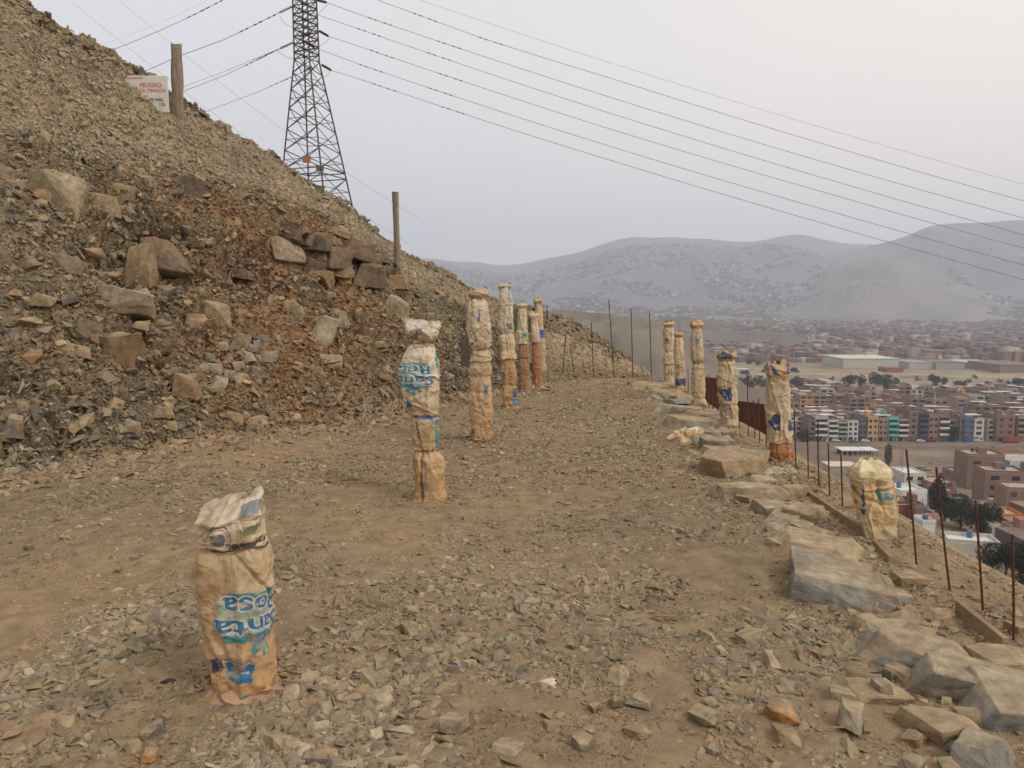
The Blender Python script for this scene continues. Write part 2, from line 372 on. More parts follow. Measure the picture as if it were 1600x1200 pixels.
# ------------------------------------------------------------------ stones
def block_pts(r, jt=1.0):
    """corners of a broken block: jittered box corners, some cut away"""
    tp = r.uniform(.55, 1); sh = (r.uniform(-.3, .3), r.uniform(-.3, .3)); out_ = []
    for sx in (-1, 1):
        for sy in (-1, 1):
            for sz_ in (-1, 1):
                f = tp if sz_ > 0 else 1
                v = Vector((sx*f*(1-r.uniform(0, .45)*jt)+(sh[0] if sz_ > 0 else 0), sy*f*(1-r.uniform(0, .45)*jt)+(sh[1] if sz_ > 0 else 0), sz_*(1-r.uniform(0, .5)*jt*jt)))
                if r.random() < .25: out_ += [v*.97+Vector((-sx*.35, 0, 0)), v*.97+Vector((0, -sy*.4, -sz_*.1))]
                else: out_.append(v)
    return out_
def hull_variant(seed, npts=9, flat=.6, jitter=.5):
    r = random.Random(seed); bm = bmesh.new()
    if seed % 3:
        for i in range(6+seed % 3):
            v = Vector((r.gauss(0, 1), r.gauss(0, 1), r.gauss(0, 1))).normalized(); bm.verts.new((v.x*.62, v.y*.42, v.z*.5*flat))
    else:
        for v in block_pts(r): bm.verts.new((v.x*.5, v.y*.4, v.z*.42*flat))
    res = bmesh.ops.convex_hull(bm, input=bm.verts)
    junk = [g for g in res['geom_interior'] if isinstance(g, bmesh.types.BMVert)]
    if junk: bmesh.ops.delete(bm, geom=junk, context='VERTS')
    bmesh.ops.triangulate(bm, faces=bm.faces); bm.verts.ensure_lookup_table()
    V = np.array([v.co[:] for v in bm.verts]); Fc = np.array([[v.index for v in f.verts] for f in bm.faces]); bm.free()
    return V, Fc
variants = [hull_variant(100+i, 8, (.3, .42, .55, .7, .9)[(i*7) % 5]) for i in range(36)]
def rotm(rs, nrm=None, tiltamt=.35):
    """batch of rotation matrices: random yaw, small tilt, aligned to normals"""
    n = rs; yaw = rng.uniform(0, 2*np.pi, n); tx = rng.normal(0, tiltamt, n); ty = rng.normal(0, tiltamt, n)
    up = np.stack([tx, ty, np.ones(n)], 1) if nrm is None else nrm+np.stack([tx, ty, tx*0], 1)
    up /= np.linalg.norm(up, axis=1, keepdims=True)
    a = np.stack([np.cos(yaw), np.sin(yaw), yaw*0], 1); a -= up*(a*up).sum(1, keepdims=True); a /= np.linalg.norm(a, axis=1, keepdims=True)
    b = np.cross(up, a); return np.stack([a, b, up], 2)
def scatter(name, pts, size, cols, mat, nrm=None, tiltamt=.3, sink=.1):
    n = len(pts); rot = rotm(n, nrm, tiltamt); vi = rng.integers(0, len(variants), n)
    Vs, Fs, Cs = [], [], []; base = 0
    for k, (V, Fc) in enumerate(variants):
        ix = np.where(vi == k)[0]
        if not len(ix): continue
        st = np.stack([rng.uniform(.8, 1.35, len(ix)), rng.uniform(.75, 1.2, len(ix)), rng.uniform(.6, 1.2, len(ix))], 1)
        q = V[None]*st[:, None, :]*size[ix, None, None]
        q = np.einsum('nij,nvj->nvi', rot[ix], q)+pts[ix, None, :]
        q += (rot[ix][:, :, 2]*(size[ix]*sink)[:, None])[:, None, :]
        f = Fc[None]+(np.arange(len(ix))*len(V))[:, None, None]+base
        Vs.append(q.reshape(-1, 3)); Fs.append(f.reshape(-1, 3)); Cs.append(np.repeat(cols[ix], len(V), 0)); base += len(ix)*len(V)
    return mesh_np(name, np.concatenate(Vs), np.concatenate(Fs), [mat], cols=np.concatenate(Cs))
pal = np.array([lin(c) for c in ((146, 136, 116), (132, 124, 110), (158, 144, 118), (140, 124, 100), (120, 114, 104), (160, 144, 116), (150, 128, 100), (144, 120, 92), (126, 119, 105), (168, 154, 130))])
def stone_cols(n, orange=0):
    c = pal[rng.integers(0, len(pal), n)]*np.array([1.0, .965, .9])*rng.uniform(.74, 1.14, (n, 1))
    if np.ndim(orange) or orange: 
        k = (np.asarray(orange)*np.ones(n))[:, None]; c = c*(1-k)+lin((158, 118, 78))*k*rng.uniform(.7, 1.15, (n, 1))
    return c
def gz(x, y): 
    Q = np.stack([x, y, x*0], 1)
    return terrain(x, y)+fbm(Q*3.1, 4, 2)*.012
# gravel over the platform: density falls with distance, clumps and bare wheel tracks
def gravel_pts(n, y0, y1, ex=0.0):
    r = rng.random(n*2); y = y0*(y1/y0)**r if ex == 0 else y0+(y1-y0)*r
    half = y*.75+1; x = rng.uniform(-1, 1, n*2)*half
    Q = np.stack([x, y, x*0], 1); cl = fbm(Q*np.array([1.5, 1.1, 1]), 4, 71)+.4*np.exp(-((x-.5)**2)/2.2-((y-2.8)**2)/1.2)
    tr = np.exp(-((x+.95+.25*y-.4)**2)/.25)*.35+np.exp(-((x-.8)**2)/.12-((y-4.6)**2)/1.2)*.6
    keep = (rng.random(n*2) < np.clip(.84+.6*cl-tr*.6, .25, 1)) & (x < xe(y)+.7) & (x > -(4.9+.45)+((y-7)*.6) if False else (x < xe(y)+.7))
    tl_ = np.interp(y, [-5, 1.5, 7, 8.8, 10.3, 14.5, 20], [-11, -8, -4.6, -3.6, -2.2, .1, 2]); keep &= x > tl_-.3
    return x[keep][:n], y[keep][:n], cl[keep][:n]
x, y, cl = gravel_pts(250000, 1.7, 11)
sz = np.exp(rng.normal(-4.38, .62, len(x)))*np.clip(1+.45*cl, .6, 1.6); sz = np.clip(sz*np.clip(.75+y*.05, .75, 1.1), .006, .085)
big = (cl > .15) & (y < 4.5); sz[big] *= 1.35
p = np.stack([x, y, gz(x, y)], 1)
gc = stone_cols(len(x), np.clip(.2-cl, 0, .4)); gk = rng.uniform(.05, .5, (len(x), 1)); gc = gc*(1-gk)+lin((136, 119, 94))*gk; gc = gc*(1+.22*fbm(p*np.array([1.3, 1.3, 0]), 3, 88))[:, None]
tag(scatter('gravel', p, sz, gc, m_gravel, sink=-.02), 'loose grey and tan gravel chips covering the dirt platform', 'gravel', kind='stuff')
x, y, cl = gravel_pts(60000, 6.5, 17.5, 1)
sz = np.clip(np.exp(rng.normal(-3.65, .42, len(x))), .012, .09); p = np.stack([x, y, gz(x, y)], 1)
tag(scatter('gravel_far_end', p, sz, stone_cols(len(x), .12+.3*ss(12, 16, y)), m_gravel), 'flat tan gravel at the far end of the platform', 'gravel', kind='stuff')
n = 9000; y = rng.uniform(2, 26, n); x = xe(y)+np.abs(rng.normal(0, 1, n))*(1+y*.35)+.1; p = np.stack([x, y, terrain(x, y)], 1)
tag(scatter('slope_rubble', p, np.clip(np.exp(rng.normal(-3.6, .5, n))*(1+y*.02), .012, .14), stone_cols(n, .2), m_gravel), 'small loose rubble on the slope below the platform edge', 'rubble', kind='stuff')
# scree on the hillside
def hill_scree(n, t0, t1, s0, s1, mu, sg, lo, hi, dens=None, til=.5):
    i = rng.uniform(np.searchsorted(tl, t0), np.searchsorted(tl, t1)-1, n).astype(int); j = np.searchsorted(sN, rng.uniform(s0, s1, n)).clip(0, nc-1)
    idx = i*nc+j; p = HV2[idx]+rng.normal(0, .02, (n, 3)); nn = NN.reshape(-1, 3)[idx]
    sz = np.clip(np.exp(rng.normal(mu, sg, n)), lo, hi)
    return p, nn, sz, idx
p, nn, sz, idx = hill_scree(90000, 0, 1.0, -.6, 6.6, -3.4, .6, .015, .24)
kp = rng.random(len(p)) < (1-.45*outc[idx]); p, nn, sz, idx = p[kp], nn[kp], sz[kp], idx[kp]
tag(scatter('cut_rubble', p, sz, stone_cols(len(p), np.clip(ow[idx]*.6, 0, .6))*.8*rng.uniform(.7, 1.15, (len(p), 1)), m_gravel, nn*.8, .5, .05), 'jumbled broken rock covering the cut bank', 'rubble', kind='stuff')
p, nn, sz, idx = hill_scree(1500, 0.02, .8, -.6, 6.6, -2.3, .4, .06, .3)
tag(scatter('cut_blocks', p, sz, stone_cols(len(p), np.clip(ow[idx]*.6, 0, .6))*rng.uniform(.7, 1.1, (len(p), 1)), m_gravel, nn*.8, .5, .0), 'broken angular blocks sticking out of the cut bank', 'rubble', kind='stuff')
p, nn, sz, idx = hill_scree(56000, .97, 2.05, -.6, 7, -3.4, .55, .018, .2)
cc = stone_cols(len(p), .1); cc = cc*.4+lin((154, 139, 115))*.6*rng.uniform(.7, 1.15, (len(p), 1))
tag(scatter('hill_scree', p, sz, cc, m_gravel, nn*1.6, .4, .02), 'fine tan scree on the natural slope above the cut', 'scree', kind='stuff')
p, nn, sz, idx = hill_scree(2600, 1.9, 2.04, -.6, 8.6, -1.9, .45, .07, .34)
tag(scatter('skyline_rubble', p, sz, stone_cols(len(p), .05)*.72, m_gravel, nn, .5, .0), 'dark angular stones along the skyline of the hill', 'rubble', kind='stuff')
p, nn, sz, idx = hill_scree(9000, 0.02, 2, 6.4, 9, -3.4, .5, .02, .14)
tag(scatter('mound_rubble', p, sz, stone_cols(len(p), .15), m_gravel, nn, .4, .05), 'rubble on the mound beyond the platform', 'rubble', kind='stuff')
p, nn, sz, idx = hill_scree(1300, 1.35, 2.0, 6.8, 8.4, -1.75, .3, .1, .3)
tag(scatter('stacked_stones', p, sz, stone_cols(len(p), .05)*.8, m_gravel, nn, .4, .1), 'dense bed of grey stones on top of the mound', 'stones', kind='stuff')
n = 5000; s_ = rng.uniform(0, 6.6, n); tp = np.array([np.interp(s_, [a[0] for a in toe], [a[1][i] for a in toe]) for i in range(3)]).T
x = tp[:, 0]+rng.normal(.1, .3, n); y = tp[:, 1]+rng.normal(-.1, .35, n)
tag(scatter('toe_rubble', np.stack([x, y, gz(x, y)], 1), np.clip(np.exp(rng.normal(-3.1, .6, n)), .015, .16), stone_cols(n, .25), m_gravel), 'fallen rubble along the foot of the cut bank', 'rubble', kind='stuff')
# boulders: hull with facets, chipped by noise
def boulder_mesh(seed, sx, sy, sz_, col, dust=None, npts=13, sub=3, rough=.035, jt=1.0):
    r = random.Random(seed); bm = bmesh.new()
    for v in block_pts(r, jt): bm.verts.new((v.x*sx*.5, v.y*sy*.5, v.z*sz_*.5))
    res = bmesh.ops.convex_hull(bm, input=bm.verts)
    junk = [g for g in res['geom_interior'] if isinstance(g, bmesh.types.BMVert)]
    if junk: bmesh.ops.delete(bm, geom=junk, context='VERTS')
    bmesh.ops.bevel(bm, geom=bm.edges[:], offset=min(sx, sy, sz_)*.02, segments=1, affect='EDGES', clamp_overlap=True)
    bmesh.ops.triangulate(bm, faces=bm.faces)
    bmesh.ops.subdivide_edges(bm, edges=bm.edges[:], cuts=sub, use_grid_fill=True)
    bmesh.ops.triangulate(bm, faces=bm.faces)
    V = np.array([v.co[:] for v in bm.verts]); bm.normal_update(); NV = np.array([v.normal[:] for v in bm.verts])
    Fc = np.array([[v.index for v in f.verts] for f in bm.faces]); bm.free()
    s = (sx*sy*sz_)**(1/3); off = seed*3.7
    D = rough*s*(fbm(V/s*2.2+off, 4, 3)+.9*ridged(V/s*np.array([1.5, 1.5, 5])+off, 3, 6)*.4)
    g1, g2, gi = voro(V/s*3.3+off, 5); D += rough*s*1.2*(gi-.5)*ss(0, .12, g2-g1)
    V2 = V+NV*D[:, None]
    up = np.clip(NV[:, 2], 0, 1)[:, None]
    n1 = (.5+.5*fbm(V/s*2+off, 4, 9))[:, None]; n1 = np.clip(n1, 0, 1)
    c = np.array(col)*(.78+.4*n1); dustc = lin((164, 145, 116)) if dust is None else np.array(dust)
    k = np.clip(up*1.2*(.35+.9*n1)-.15, 0, .8); c = c*(1-k)+dustc*k
    vein = ss(.25, .45, ridged(V/s*1.3+off, 3, 12)[:, None]-.6)*.3; c = c*(1-vein)+lin((128, 96, 66))*vein
    return V2, Fc, c
def boulder(name, loc, dims, rz, col, label, cat='boulder', group=None, seed=1, tilt=(0, 0), npts=13, sub=3, rough=.035, dust=None, jt=1.0):
    V, Fc, c = boulder_mesh(seed, *dims, col, dust, npts, sub, rough, jt)
    o = mesh_np(name, V, Fc, [m_rock], cols=c); o.location = loc; o.rotation_euler = (tilt[0], tilt[1], rz)
    return tag(o, label, cat, group)
T_ = {'pale': lin((168, 154, 130)), 'grey': lin((138, 129, 114)), 'dark': lin((92, 83, 73)), 'brown': lin((138, 112, 84)), 'tan': lin((158, 137, 106)), 'olive': lin((128, 118, 94)), 'red': lin((124, 94, 76)), 'blue': lin((132, 132, 126)), 'orange': lin((166, 118, 76))}
hb = [  # u, v, w, h, tone, label
 (190, 475, 88, 42, 'pale', 'long pale grey boulder jutting out halfway up the cut bank'),
 (192, 550, 84, 66, 'brown', 'large brown wedge boulder below the long pale one in the bank'),
 (286, 602, 42, 34, 'brown', 'squarish brown block lodged low in the bank above bare orange dirt'),
 (258, 395, 72, 56, 'dark', 'dark slanting wedge rock beside the orange hollow'),
 (222, 410, 52, 62, 'tan', 'smooth tan slab left of the dark slanting wedge rock'),
 (100, 302, 84, 58, 'olive', 'broad olive grey boulder high on the left of the cut'),
 (156, 322, 42, 34, 'tan', 'blocky tan rock right of the broad olive grey boulder'),
 (232, 286, 50, 48, 'red', 'rounded reddish boulder near the top edge of the cut'),
 (182, 302, 42, 30, 'brown', 'brown split rock left of the rounded reddish boulder'),
 (290, 292, 52, 34, 'dark', 'dark flat topped rock right of the rounded reddish boulder'),
 (372, 301, 36, 24, 'dark', 'small smooth dark rock lying alone on the pale scree'),
 (24, 525, 32, 34, 'blue', 'small bluish slab at the left edge of the bank'),
 (48, 668, 56, 66, 'pale', 'tall pale slab standing at the bottom left of the bank'),
 (196, 668, 38, 26, 'blue', 'blue grey slab near the foot of the bank on the left'),
 (12, 668, 36, 36, 'grey', 'grey rock at the left edge near the foot of the bank'),
 (120, 547, 44, 20, 'brown', 'flat dark brown stone tucked left of the large brown wedge'),
 (142, 512, 44, 20, 'olive', 'flat olive stone under the left end of the long pale boulder'),
 (98, 408, 44, 24, 'grey', 'angular grey stone below the broad olive grey boulder'),
 (352, 488, 56, 44, 'tan', 'rounded tan boulder in the middle of the bank'),
 (372, 425, 30, 15, 'dark', 'thin dark stone inside the orange hollow'),
 (452, 392, 52, 38, 'grey', 'grey block under the overhang of dark rocks'),
 (488, 374, 48, 30, 'dark', 'dark block at the top left of the overhang'),
 (562, 432, 62, 38, 'dark', 'large dark block at the lower right end of the overhang'),
 (524, 402, 50, 42, 'dark', 'dark tilted rock in the middle of the overhang'),
 (548, 384, 56, 32, 'dark', 'dark ledge rock on top of the overhang'),
 (462, 486, 50, 34, 'olive', 'olive block left of the leaning grey block in the bank'),
 (446, 504, 34, 26, 'grey', 'small grey block touching the olive block in the bank'),
 (496, 522, 46, 62, 'pale', 'tall cream coloured slab leaning in the bank'),
 (526, 572, 46, 36, 'pale', 'pale slab at the foot of the tall cream slab'),
 (532, 500, 42, 44, 'grey', 'leaning grey block right of the tall cream slab'),
 (564, 500, 30, 30, 'dark', 'dark upright rock right of the leaning grey block'),
 (568, 523, 28, 22, 'dark', 'small dark cube of rock under the dark upright rock'),
 (612, 482, 66, 54, 'olive', 'large olive brown boulder behind the second sack column'),
 (612, 440, 40, 22, 'brown', 'flat brown rock above the large olive brown boulder'),
 (578, 566, 32, 12, 'dark', 'thin dark slab lying on orange dirt left of the sack column'),
 (366, 532, 42, 28, 'olive', 'olive rock at the top of the small grey rock pile'),
 (365, 652, 32, 24, 'tan', 'tan slab at the foot of the bank below the orange dirt'),
 (408, 662, 46, 34, 'tan', 'largest tan block at the foot of the bank'),
 (438, 656, 24, 20, 'pale', 'pale stone right of the largest tan block at the foot'),
 (459, 652, 18, 18, 'grey', 'grey stone in the foot row left of two dark stones'),
 (472, 657, 17, 16, 'dark', 'left one of two rounded dark stones at the foot of the bank'),
 (486, 657, 16, 16, 'dark', 'right one of two rounded dark stones at the foot of the bank'),
 (533, 663, 15, 11, 'dark', 'last small dark stone at the right end of the foot row'),
 (501, 582, 26, 22, 'tan', 'tan angular rock above the smooth orange dirt'),
 (537, 602, 22, 14, 'brown', 'small brown rock resting on the smooth orange dirt'),
 (742, 540, 32, 22, 'tan', 'rounded tan boulder between the third and second sack columns'),
 (700, 520, 30, 22, 'brown', 'brown boulder left of the third sack column'),
 (65, 215, 26, 18, 'brown', 'brown stone sticking out of the upper left scree'),
 (640, 405, 20, 12, 'dark', 'dark stone on the skyline beside the leaning post'),
 (60, 355, 34, 24, 'grey', 'grey stone below the upper left boulders'),
 (300, 505, 36, 26, 'brown', 'brown stone left of the rounded tan boulder'),
 (420, 470, 30, 22, 'tan', 'tan stone below the orange hollow'),
 (60, 470, 38, 20, 'olive', 'olive ledge stone on the left of the bank'),
 (250, 640, 30, 18, 'tan', 'tan flake stone near the foot of the bank'),
 (640, 560, 30, 20, 'grey', 'grey rock behind the sack printed with blue letters'),
 (595, 400, 34, 22, 'dark', 'dark rock right of the overhang top ledge'),
]
for i, (u, v, w_, h_, tone, lab) in enumerate(hb):
    r = on_hill(u, v)
    if r is None: continue
    loc, n, dist = r; k = dist/F*1.08
    boulder('boulder', loc-n*.17*w_*k, (w_*k*1.02, w_*k*.8, h_*k*1.05), random.uniform(-.5, .5)+.45, (T_[tone]*.75+lin((140, 118, 90))*.25)*.9, lab, seed=300+i*3, tilt=(random.uniform(-.2, .1), random.uniform(.0, .3)), npts=12+i % 5, dust=T_['brown']*.9 if tone == 'dark' else None)
for i in range(34):
    a_ = random.random(); u = 440+150*a_+random.gauss(0, 14); v = 366+62*a_+random.gauss(0, 16)
    r = on_hill(u, v)
    if r is None: continue
    w_ = random.uniform(18, 40)*r[2]/F; tn = random.choice(['dark', 'dark', 'dark', 'grey', 'brown'])
    boulder('ledge_rock', r[0]-r[1]*w_*.15, (w_*1.3, w_*.8, w_*random.uniform(.5, .8)), random.uniform(-.5, .9), T_[tn]*.9, '%s slanting rock in the dark overhanging ledge, %s of it' % (tn, 'upper left end' if a_ < .33 else 'middle' if a_ < .66 else 'lower right end'), 'rock', 'rocks of the dark overhanging ledge', seed=4000+i, tilt=(random.uniform(-.6, .6), random.uniform(.1, .8)), sub=2, dust=T_['brown']*.8)
pile = [(400, 540, 20), (413, 533, 20), (388, 560, 22), (405, 560, 16), (423, 560, 24), (375, 575, 22), (337, 582, 26), (431, 527, 14), (392, 545, 16), (360, 560, 22), (412, 548, 14), (350, 545, 18), (440, 540, 14), (362, 588, 18), (395, 580, 22), (325, 560, 18)]
for i, (u, v, w_) in enumerate(pile):
    r = on_hill(u, v)
    if r: boulder('pile_rock', r[0]+r[1]*.03, (w_*r[2]/F*1.2, w_*r[2]/F, w_*r[2]/F*.85), random.uniform(0, 6), T_['grey']*random.uniform(.8, 1.15), 'fist to head sized grey rock in the small pile on the bank', 'rock', 'small pile of grey rocks on the bank', seed=700+i, npts=10, sub=2)
# random medium rocks of the bank, individually
for i in range(70):
    u = random.uniform(0, 700); v = random.uniform(230, 690)
    r = on_hill(u, v)
    if r is None or r[2] > 22: continue
    w_ = random.uniform(16, 32)*r[2]/F; lo = v > 560; tn = random.choice(['tan', 'grey', 'olive', 'brown', 'brown', 'dark'])
    boulder('bank_rock', r[0], (w_*1.2, w_*.9, w_*random.uniform(.4, .75)), random.uniform(0, 6), T_[tn], '%s angular rock bedded %s in the cut bank, %s' % (tn, 'low' if lo else ('halfway up' if v > 400 else 'high'), 'at the far left' if u < 170 else 'below the scree' if u < 350 else 'around the orange soil' if u < 530 else 'near the sack columns'), 'rock', 'medium rocks low in the bank' if lo else 'medium rocks high in the bank', seed=1000+i, tilt=(random.uniform(-.4, .4), random.uniform(-.4, .4)), npts=10, sub=2)
# slabs bordering the platform: u, v, length x, width y, height, yaw, tone, label
sb = [
 (1012, 607, .75, .45, .16, .2, 'tan', 'farthest tan slab at the far end of the stone border'),
 (1045, 622, .9, .5, .14, .1, 'grey', 'thin grey slab second from the far end of the border'),
 (1060, 640, .85, .5, .16, -.1, 'grey', 'thin layered grey slab in front of the tall right sacks'),
 (1092, 655, .7, .45, .2, .3, 'blue', 'bluish slab beside the fourth border sack column'),
 (1078, 668, .62, .42, .2, 0, 'grey', 'smooth grey slab behind the crumpled orange sack'),
 (1108, 690, .5, .34, .18, .2, 'dark', 'dark flat stone touching the crumpled orange sack'),
 (1130, 712, .42, .35, .14, .4, 'pale', 'flat pale stone right of the dark flat stone'),
 (1122, 703, .34, .3, .2, .1, 'grey', 'small grey block by the dark flat stone'),
 (1150, 738, .62, .52, .3, .5, 'tan', 'bulky tan boulder with a broken brown face in the border'),
 (1165, 720, .5, .5, .22, .9, 'pale', 'pale boulder behind the bulky tan boulder'),
 (1182, 778, .72, .42, .2, .1, 'pale', 'wide pale slab below the bulky tan boulder'),
 (1235, 782, .26, .22, .16, .5, 'brown', 'brown stone against the formwork board'),
 (1208, 802, .3, .24, .12, .2, 'grey', 'small grey slab right of the wide pale slab'),
 (1228, 820, .34, .26, .13, 1.0, 'grey', 'grey slab between the wide pale slab and the big flat slab'),
 (1262, 815, .3, .22, .16, .8, 'tan', 'small tan block next to the formwork board'),
 (1280, 862, .66, .5, .15, -.3, 'tan', 'big flat dusty tan slab left of the domed sack'),
 (1335, 925, .62, .52, .2, -.45, 'blue', 'big bluish slab below the dusty tan slab'),
 (1425, 906, .21, .15, .1, .1, 'tan', 'smooth tan stone lying alone near the stakes'),
 (1418, 955, .14, .12, .1, .4, 'brown', 'small brown stone between the big bluish slab and the stakes'),
 (1468, 962, .2, .12, .07, .2, 'brown', 'long brown stone beside the second formwork board'),
 (1440, 1020, .6, .44, .17, -.55, 'blue', 'largest pale blue slab in the right foreground'),
 (1500, 1068, .36, .28, .19, -.45, 'grey', 'dark faced grey block adjoining the largest blue slab'),
 (1572, 1032, .3, .22, .09, .1, 'tan', 'round flat tan slab at the right edge of the picture'),
 (1585, 1110, .36, .34, .17, -.3, 'blue', 'grey blue boulder cut by the right edge of the picture'),
 (1480, 1130, .3, .24, .1, .3, 'tan', 'tan broken stone near the bottom right corner'),
 (1545, 1185, .26, .2, .14, .8, 'blue', 'blue grey stone at the bottom right corner'),
 (1590, 985, .12, .1, .08, .3, 'brown', 'little brown stone beside the rightmost stake'),
 (1350, 1075, .28, .2, .08, .2, 'tan', 'tan flat stone left of the largest blue slab'),
 (1440, 1120, .2, .14, .08, 1.2, 'tan', 'low tan stone left of the broken one near the corner'),
]
for i, (u, v, a, b, h_, rz, tone, lab) in enumerate(sb):
    p = G(u, v); zg = tz(p.x, p.y)
    boulder('border_stone', (p.x, p.y+b*.05, zg+h_*.1), (a*1.12, b*1.15, h_*1.0), rz, T_[tone]*1.05, lab, 'stone', seed=500+i*7, tilt=(random.uniform(-.06, .1), random.uniform(-.02, .12)), npts=15, sub=4, rough=.03, jt=.6)
bl_px = [(1000, 604), (1040, 622), (1075, 648), (1110, 690), (1150, 730), (1190, 780), (1240, 815), (1285, 865), (1340, 925), (1430, 1000), (1500, 1060), (1570, 1120)]
blw = [G(*p) for p in bl_px]
for i in range(64):
    q = random.uniform(0, len(blw)-1.01); j = int(q); p = blw[j]+(blw[j+1]-blw[j])*(q-j); sd = random.choice((-1, 1)); p.x += sd*random.uniform(.02, .1)+random.gauss(0, .07)*(1+p.y*.06); w_ = random.uniform(.09, .2)*(1+.06*p.y)
    tn = random.choice(['tan', 'pale', 'grey', 'blue', 'brown']); ws = 'far' if p.y > 10 else 'middle' if p.y > 6 else 'near'
    boulder('filler_stone', (p.x, p.y, tz(p.x, p.y)+w_*.1), (w_*1.5, w_, w_*random.uniform(.35, .6)), random.uniform(0, 3), T_[tn], ' '.join(('%s stone, %s side, beside the %s' % (tn, 'inner' if sd < 0 else 'outer', min(sb, key=lambda q_: (G(q_[0], q_[1])-p).length)[7])).split()[:16]), 'stone', 'smaller stones of the border', seed=3000+i, tilt=(random.uniform(-.15, .15), random.uniform(-.15, .2)), sub=2, npts=9)
n = 5200; q = rng.uniform(0, len(blw)-1.01, n); j = q.astype(int); B_ = np.array([tuple(p) for p in blw]); pp = B_[j]+(B_[j+1]-B_[j])*(q-j)[:, None]; pp[:, 0] += rng.normal(.06, .2, n)*(1+.05*pp[:, 1]); pp[:, 1] += rng.normal(0, .1, n); pp[:, 2] = gz(pp[:, 0], pp[:, 1])
tag(scatter('border_rubble', pp, np.clip(np.exp(rng.normal(-3.6, .5, n)), .012, .09), stone_cols(n, .12), m_gravel), 'broken chips packed around the border slabs', 'rubble', kind='stuff')
# hand placed and random single stones in the gravel
gs = [(605, 998, .075, 'pale', 'pale pyramid shaped stone alone on the dirt'), (592, 1102, .12, 'pale', 'large whitish stone right of the nearest sack'), (668, 1022, .06, 'tan', 'upright tan stone behind the blue scrap'),
      (693, 1082, .085, 'brown', 'square brown stone in the foreground gravel'), (712, 1112, .065, 'tan', 'round tan stone near the square brown one'), (790, 1185, .13, 'pale', 'pale stone at the bottom edge of the picture'),
      (1205, 1035, .09, 'pale', 'grey angular stone in the right gravel'), (1225, 1120, .12, 'orange', 'orange brown split stone in the right gravel'), (1330, 1130, .13, 'grey', 'grey lump near the low tan stone'),
      (1380, 1080, .1, 'grey', 'dark wedge stone left of the blue slab'), (60, 1060, .05, 'blue', 'small round bluish stone at the far left'), (100, 1135, .07, 'tan', 'yellowish stone at the lower left'),
      (230, 1185, .06, 'orange', 'yellow ochre pebble at the bottom left'), (210, 1170, .065, 'tan', 'flat ochre stone beside the yellow pebble'), (455, 1092, .1, 'pale', 'whitish block touching the base of the nearest sack'),
      (910, 1000, .06, 'grey', 'grey stone in the centre of the gravel'), (1170, 985, .06, 'tan', 'tan stone below the stick'), (65, 757, .1, 'dark', 'dark flat stone on the dirt at the left')]
for i, (u, v, s_, tone, lab) in enumerate(gs):
    p = G(u, v); boulder('stone', (p.x, p.y, p.z+s_*.18), (s_*1.1, s_*.9, s_*.7), random.uniform(0, 3), T_[tone]*1.05, lab, 'stone', seed=900+i, npts=10, sub=2)
protos = []
for i in range(10):
    V, Fc, c = boulder_mesh(2000+i, .1, .08, .055+.01*(i % 3), pal[i % len(pal)]*1.03, None, 10, 2, .04)
    protos.append((V, Fc, c))
pm = []
for i in range(150):
    y = 1/(random.uniform(1/6.5, 1/2.0)); x = random.uniform(-.66*y, min(.66*y, 2.3))
    near_r = y < 3.9 and -.6 < x
    k = i % 10
    if len(pm) < 10: 
        o = mesh_np('loose_stone', protos[k][0], protos[k][1], [m_rock], cols=protos[k][2]); pm.append(o)
    else: o = pm[k].copy(); COL.objects.link(o)
    s_ = random.uniform(.4, 1.05)*(1.15 if near_r else .8); o.scale = (s_*random.uniform(.8, 1.3), s_, s_*random.uniform(.6, 1.1)); o.rotation_euler = (random.uniform(-.25, .25), random.uniform(-.25, .25), random.uniform(0, 6.3))
    o.location = (x, y, tz(x, y)+.016*s_)
    tone = ['warm grey', 'grey', 'pale tan', 'tan', 'dark grey', 'light tan', 'brown', 'dark brown', 'cool grey', 'whitish'][k]; ux = x/y
    zn = 'left of the nearest sack' if ux < -.43 else 'just right of the nearest sack' if ux < -.15 else 'in the middle' if ux < .12 else 'right of the middle' if ux < .32 else 'near the border slabs'
    tag(o, '%s loose stone %s, in the %s gravel' % (tone, zn, 'bottom foreground' if y < 2.7 else 'foreground' if y < 3.9 else 'middle distance'), 'stone', 'loose stones in the gravel')
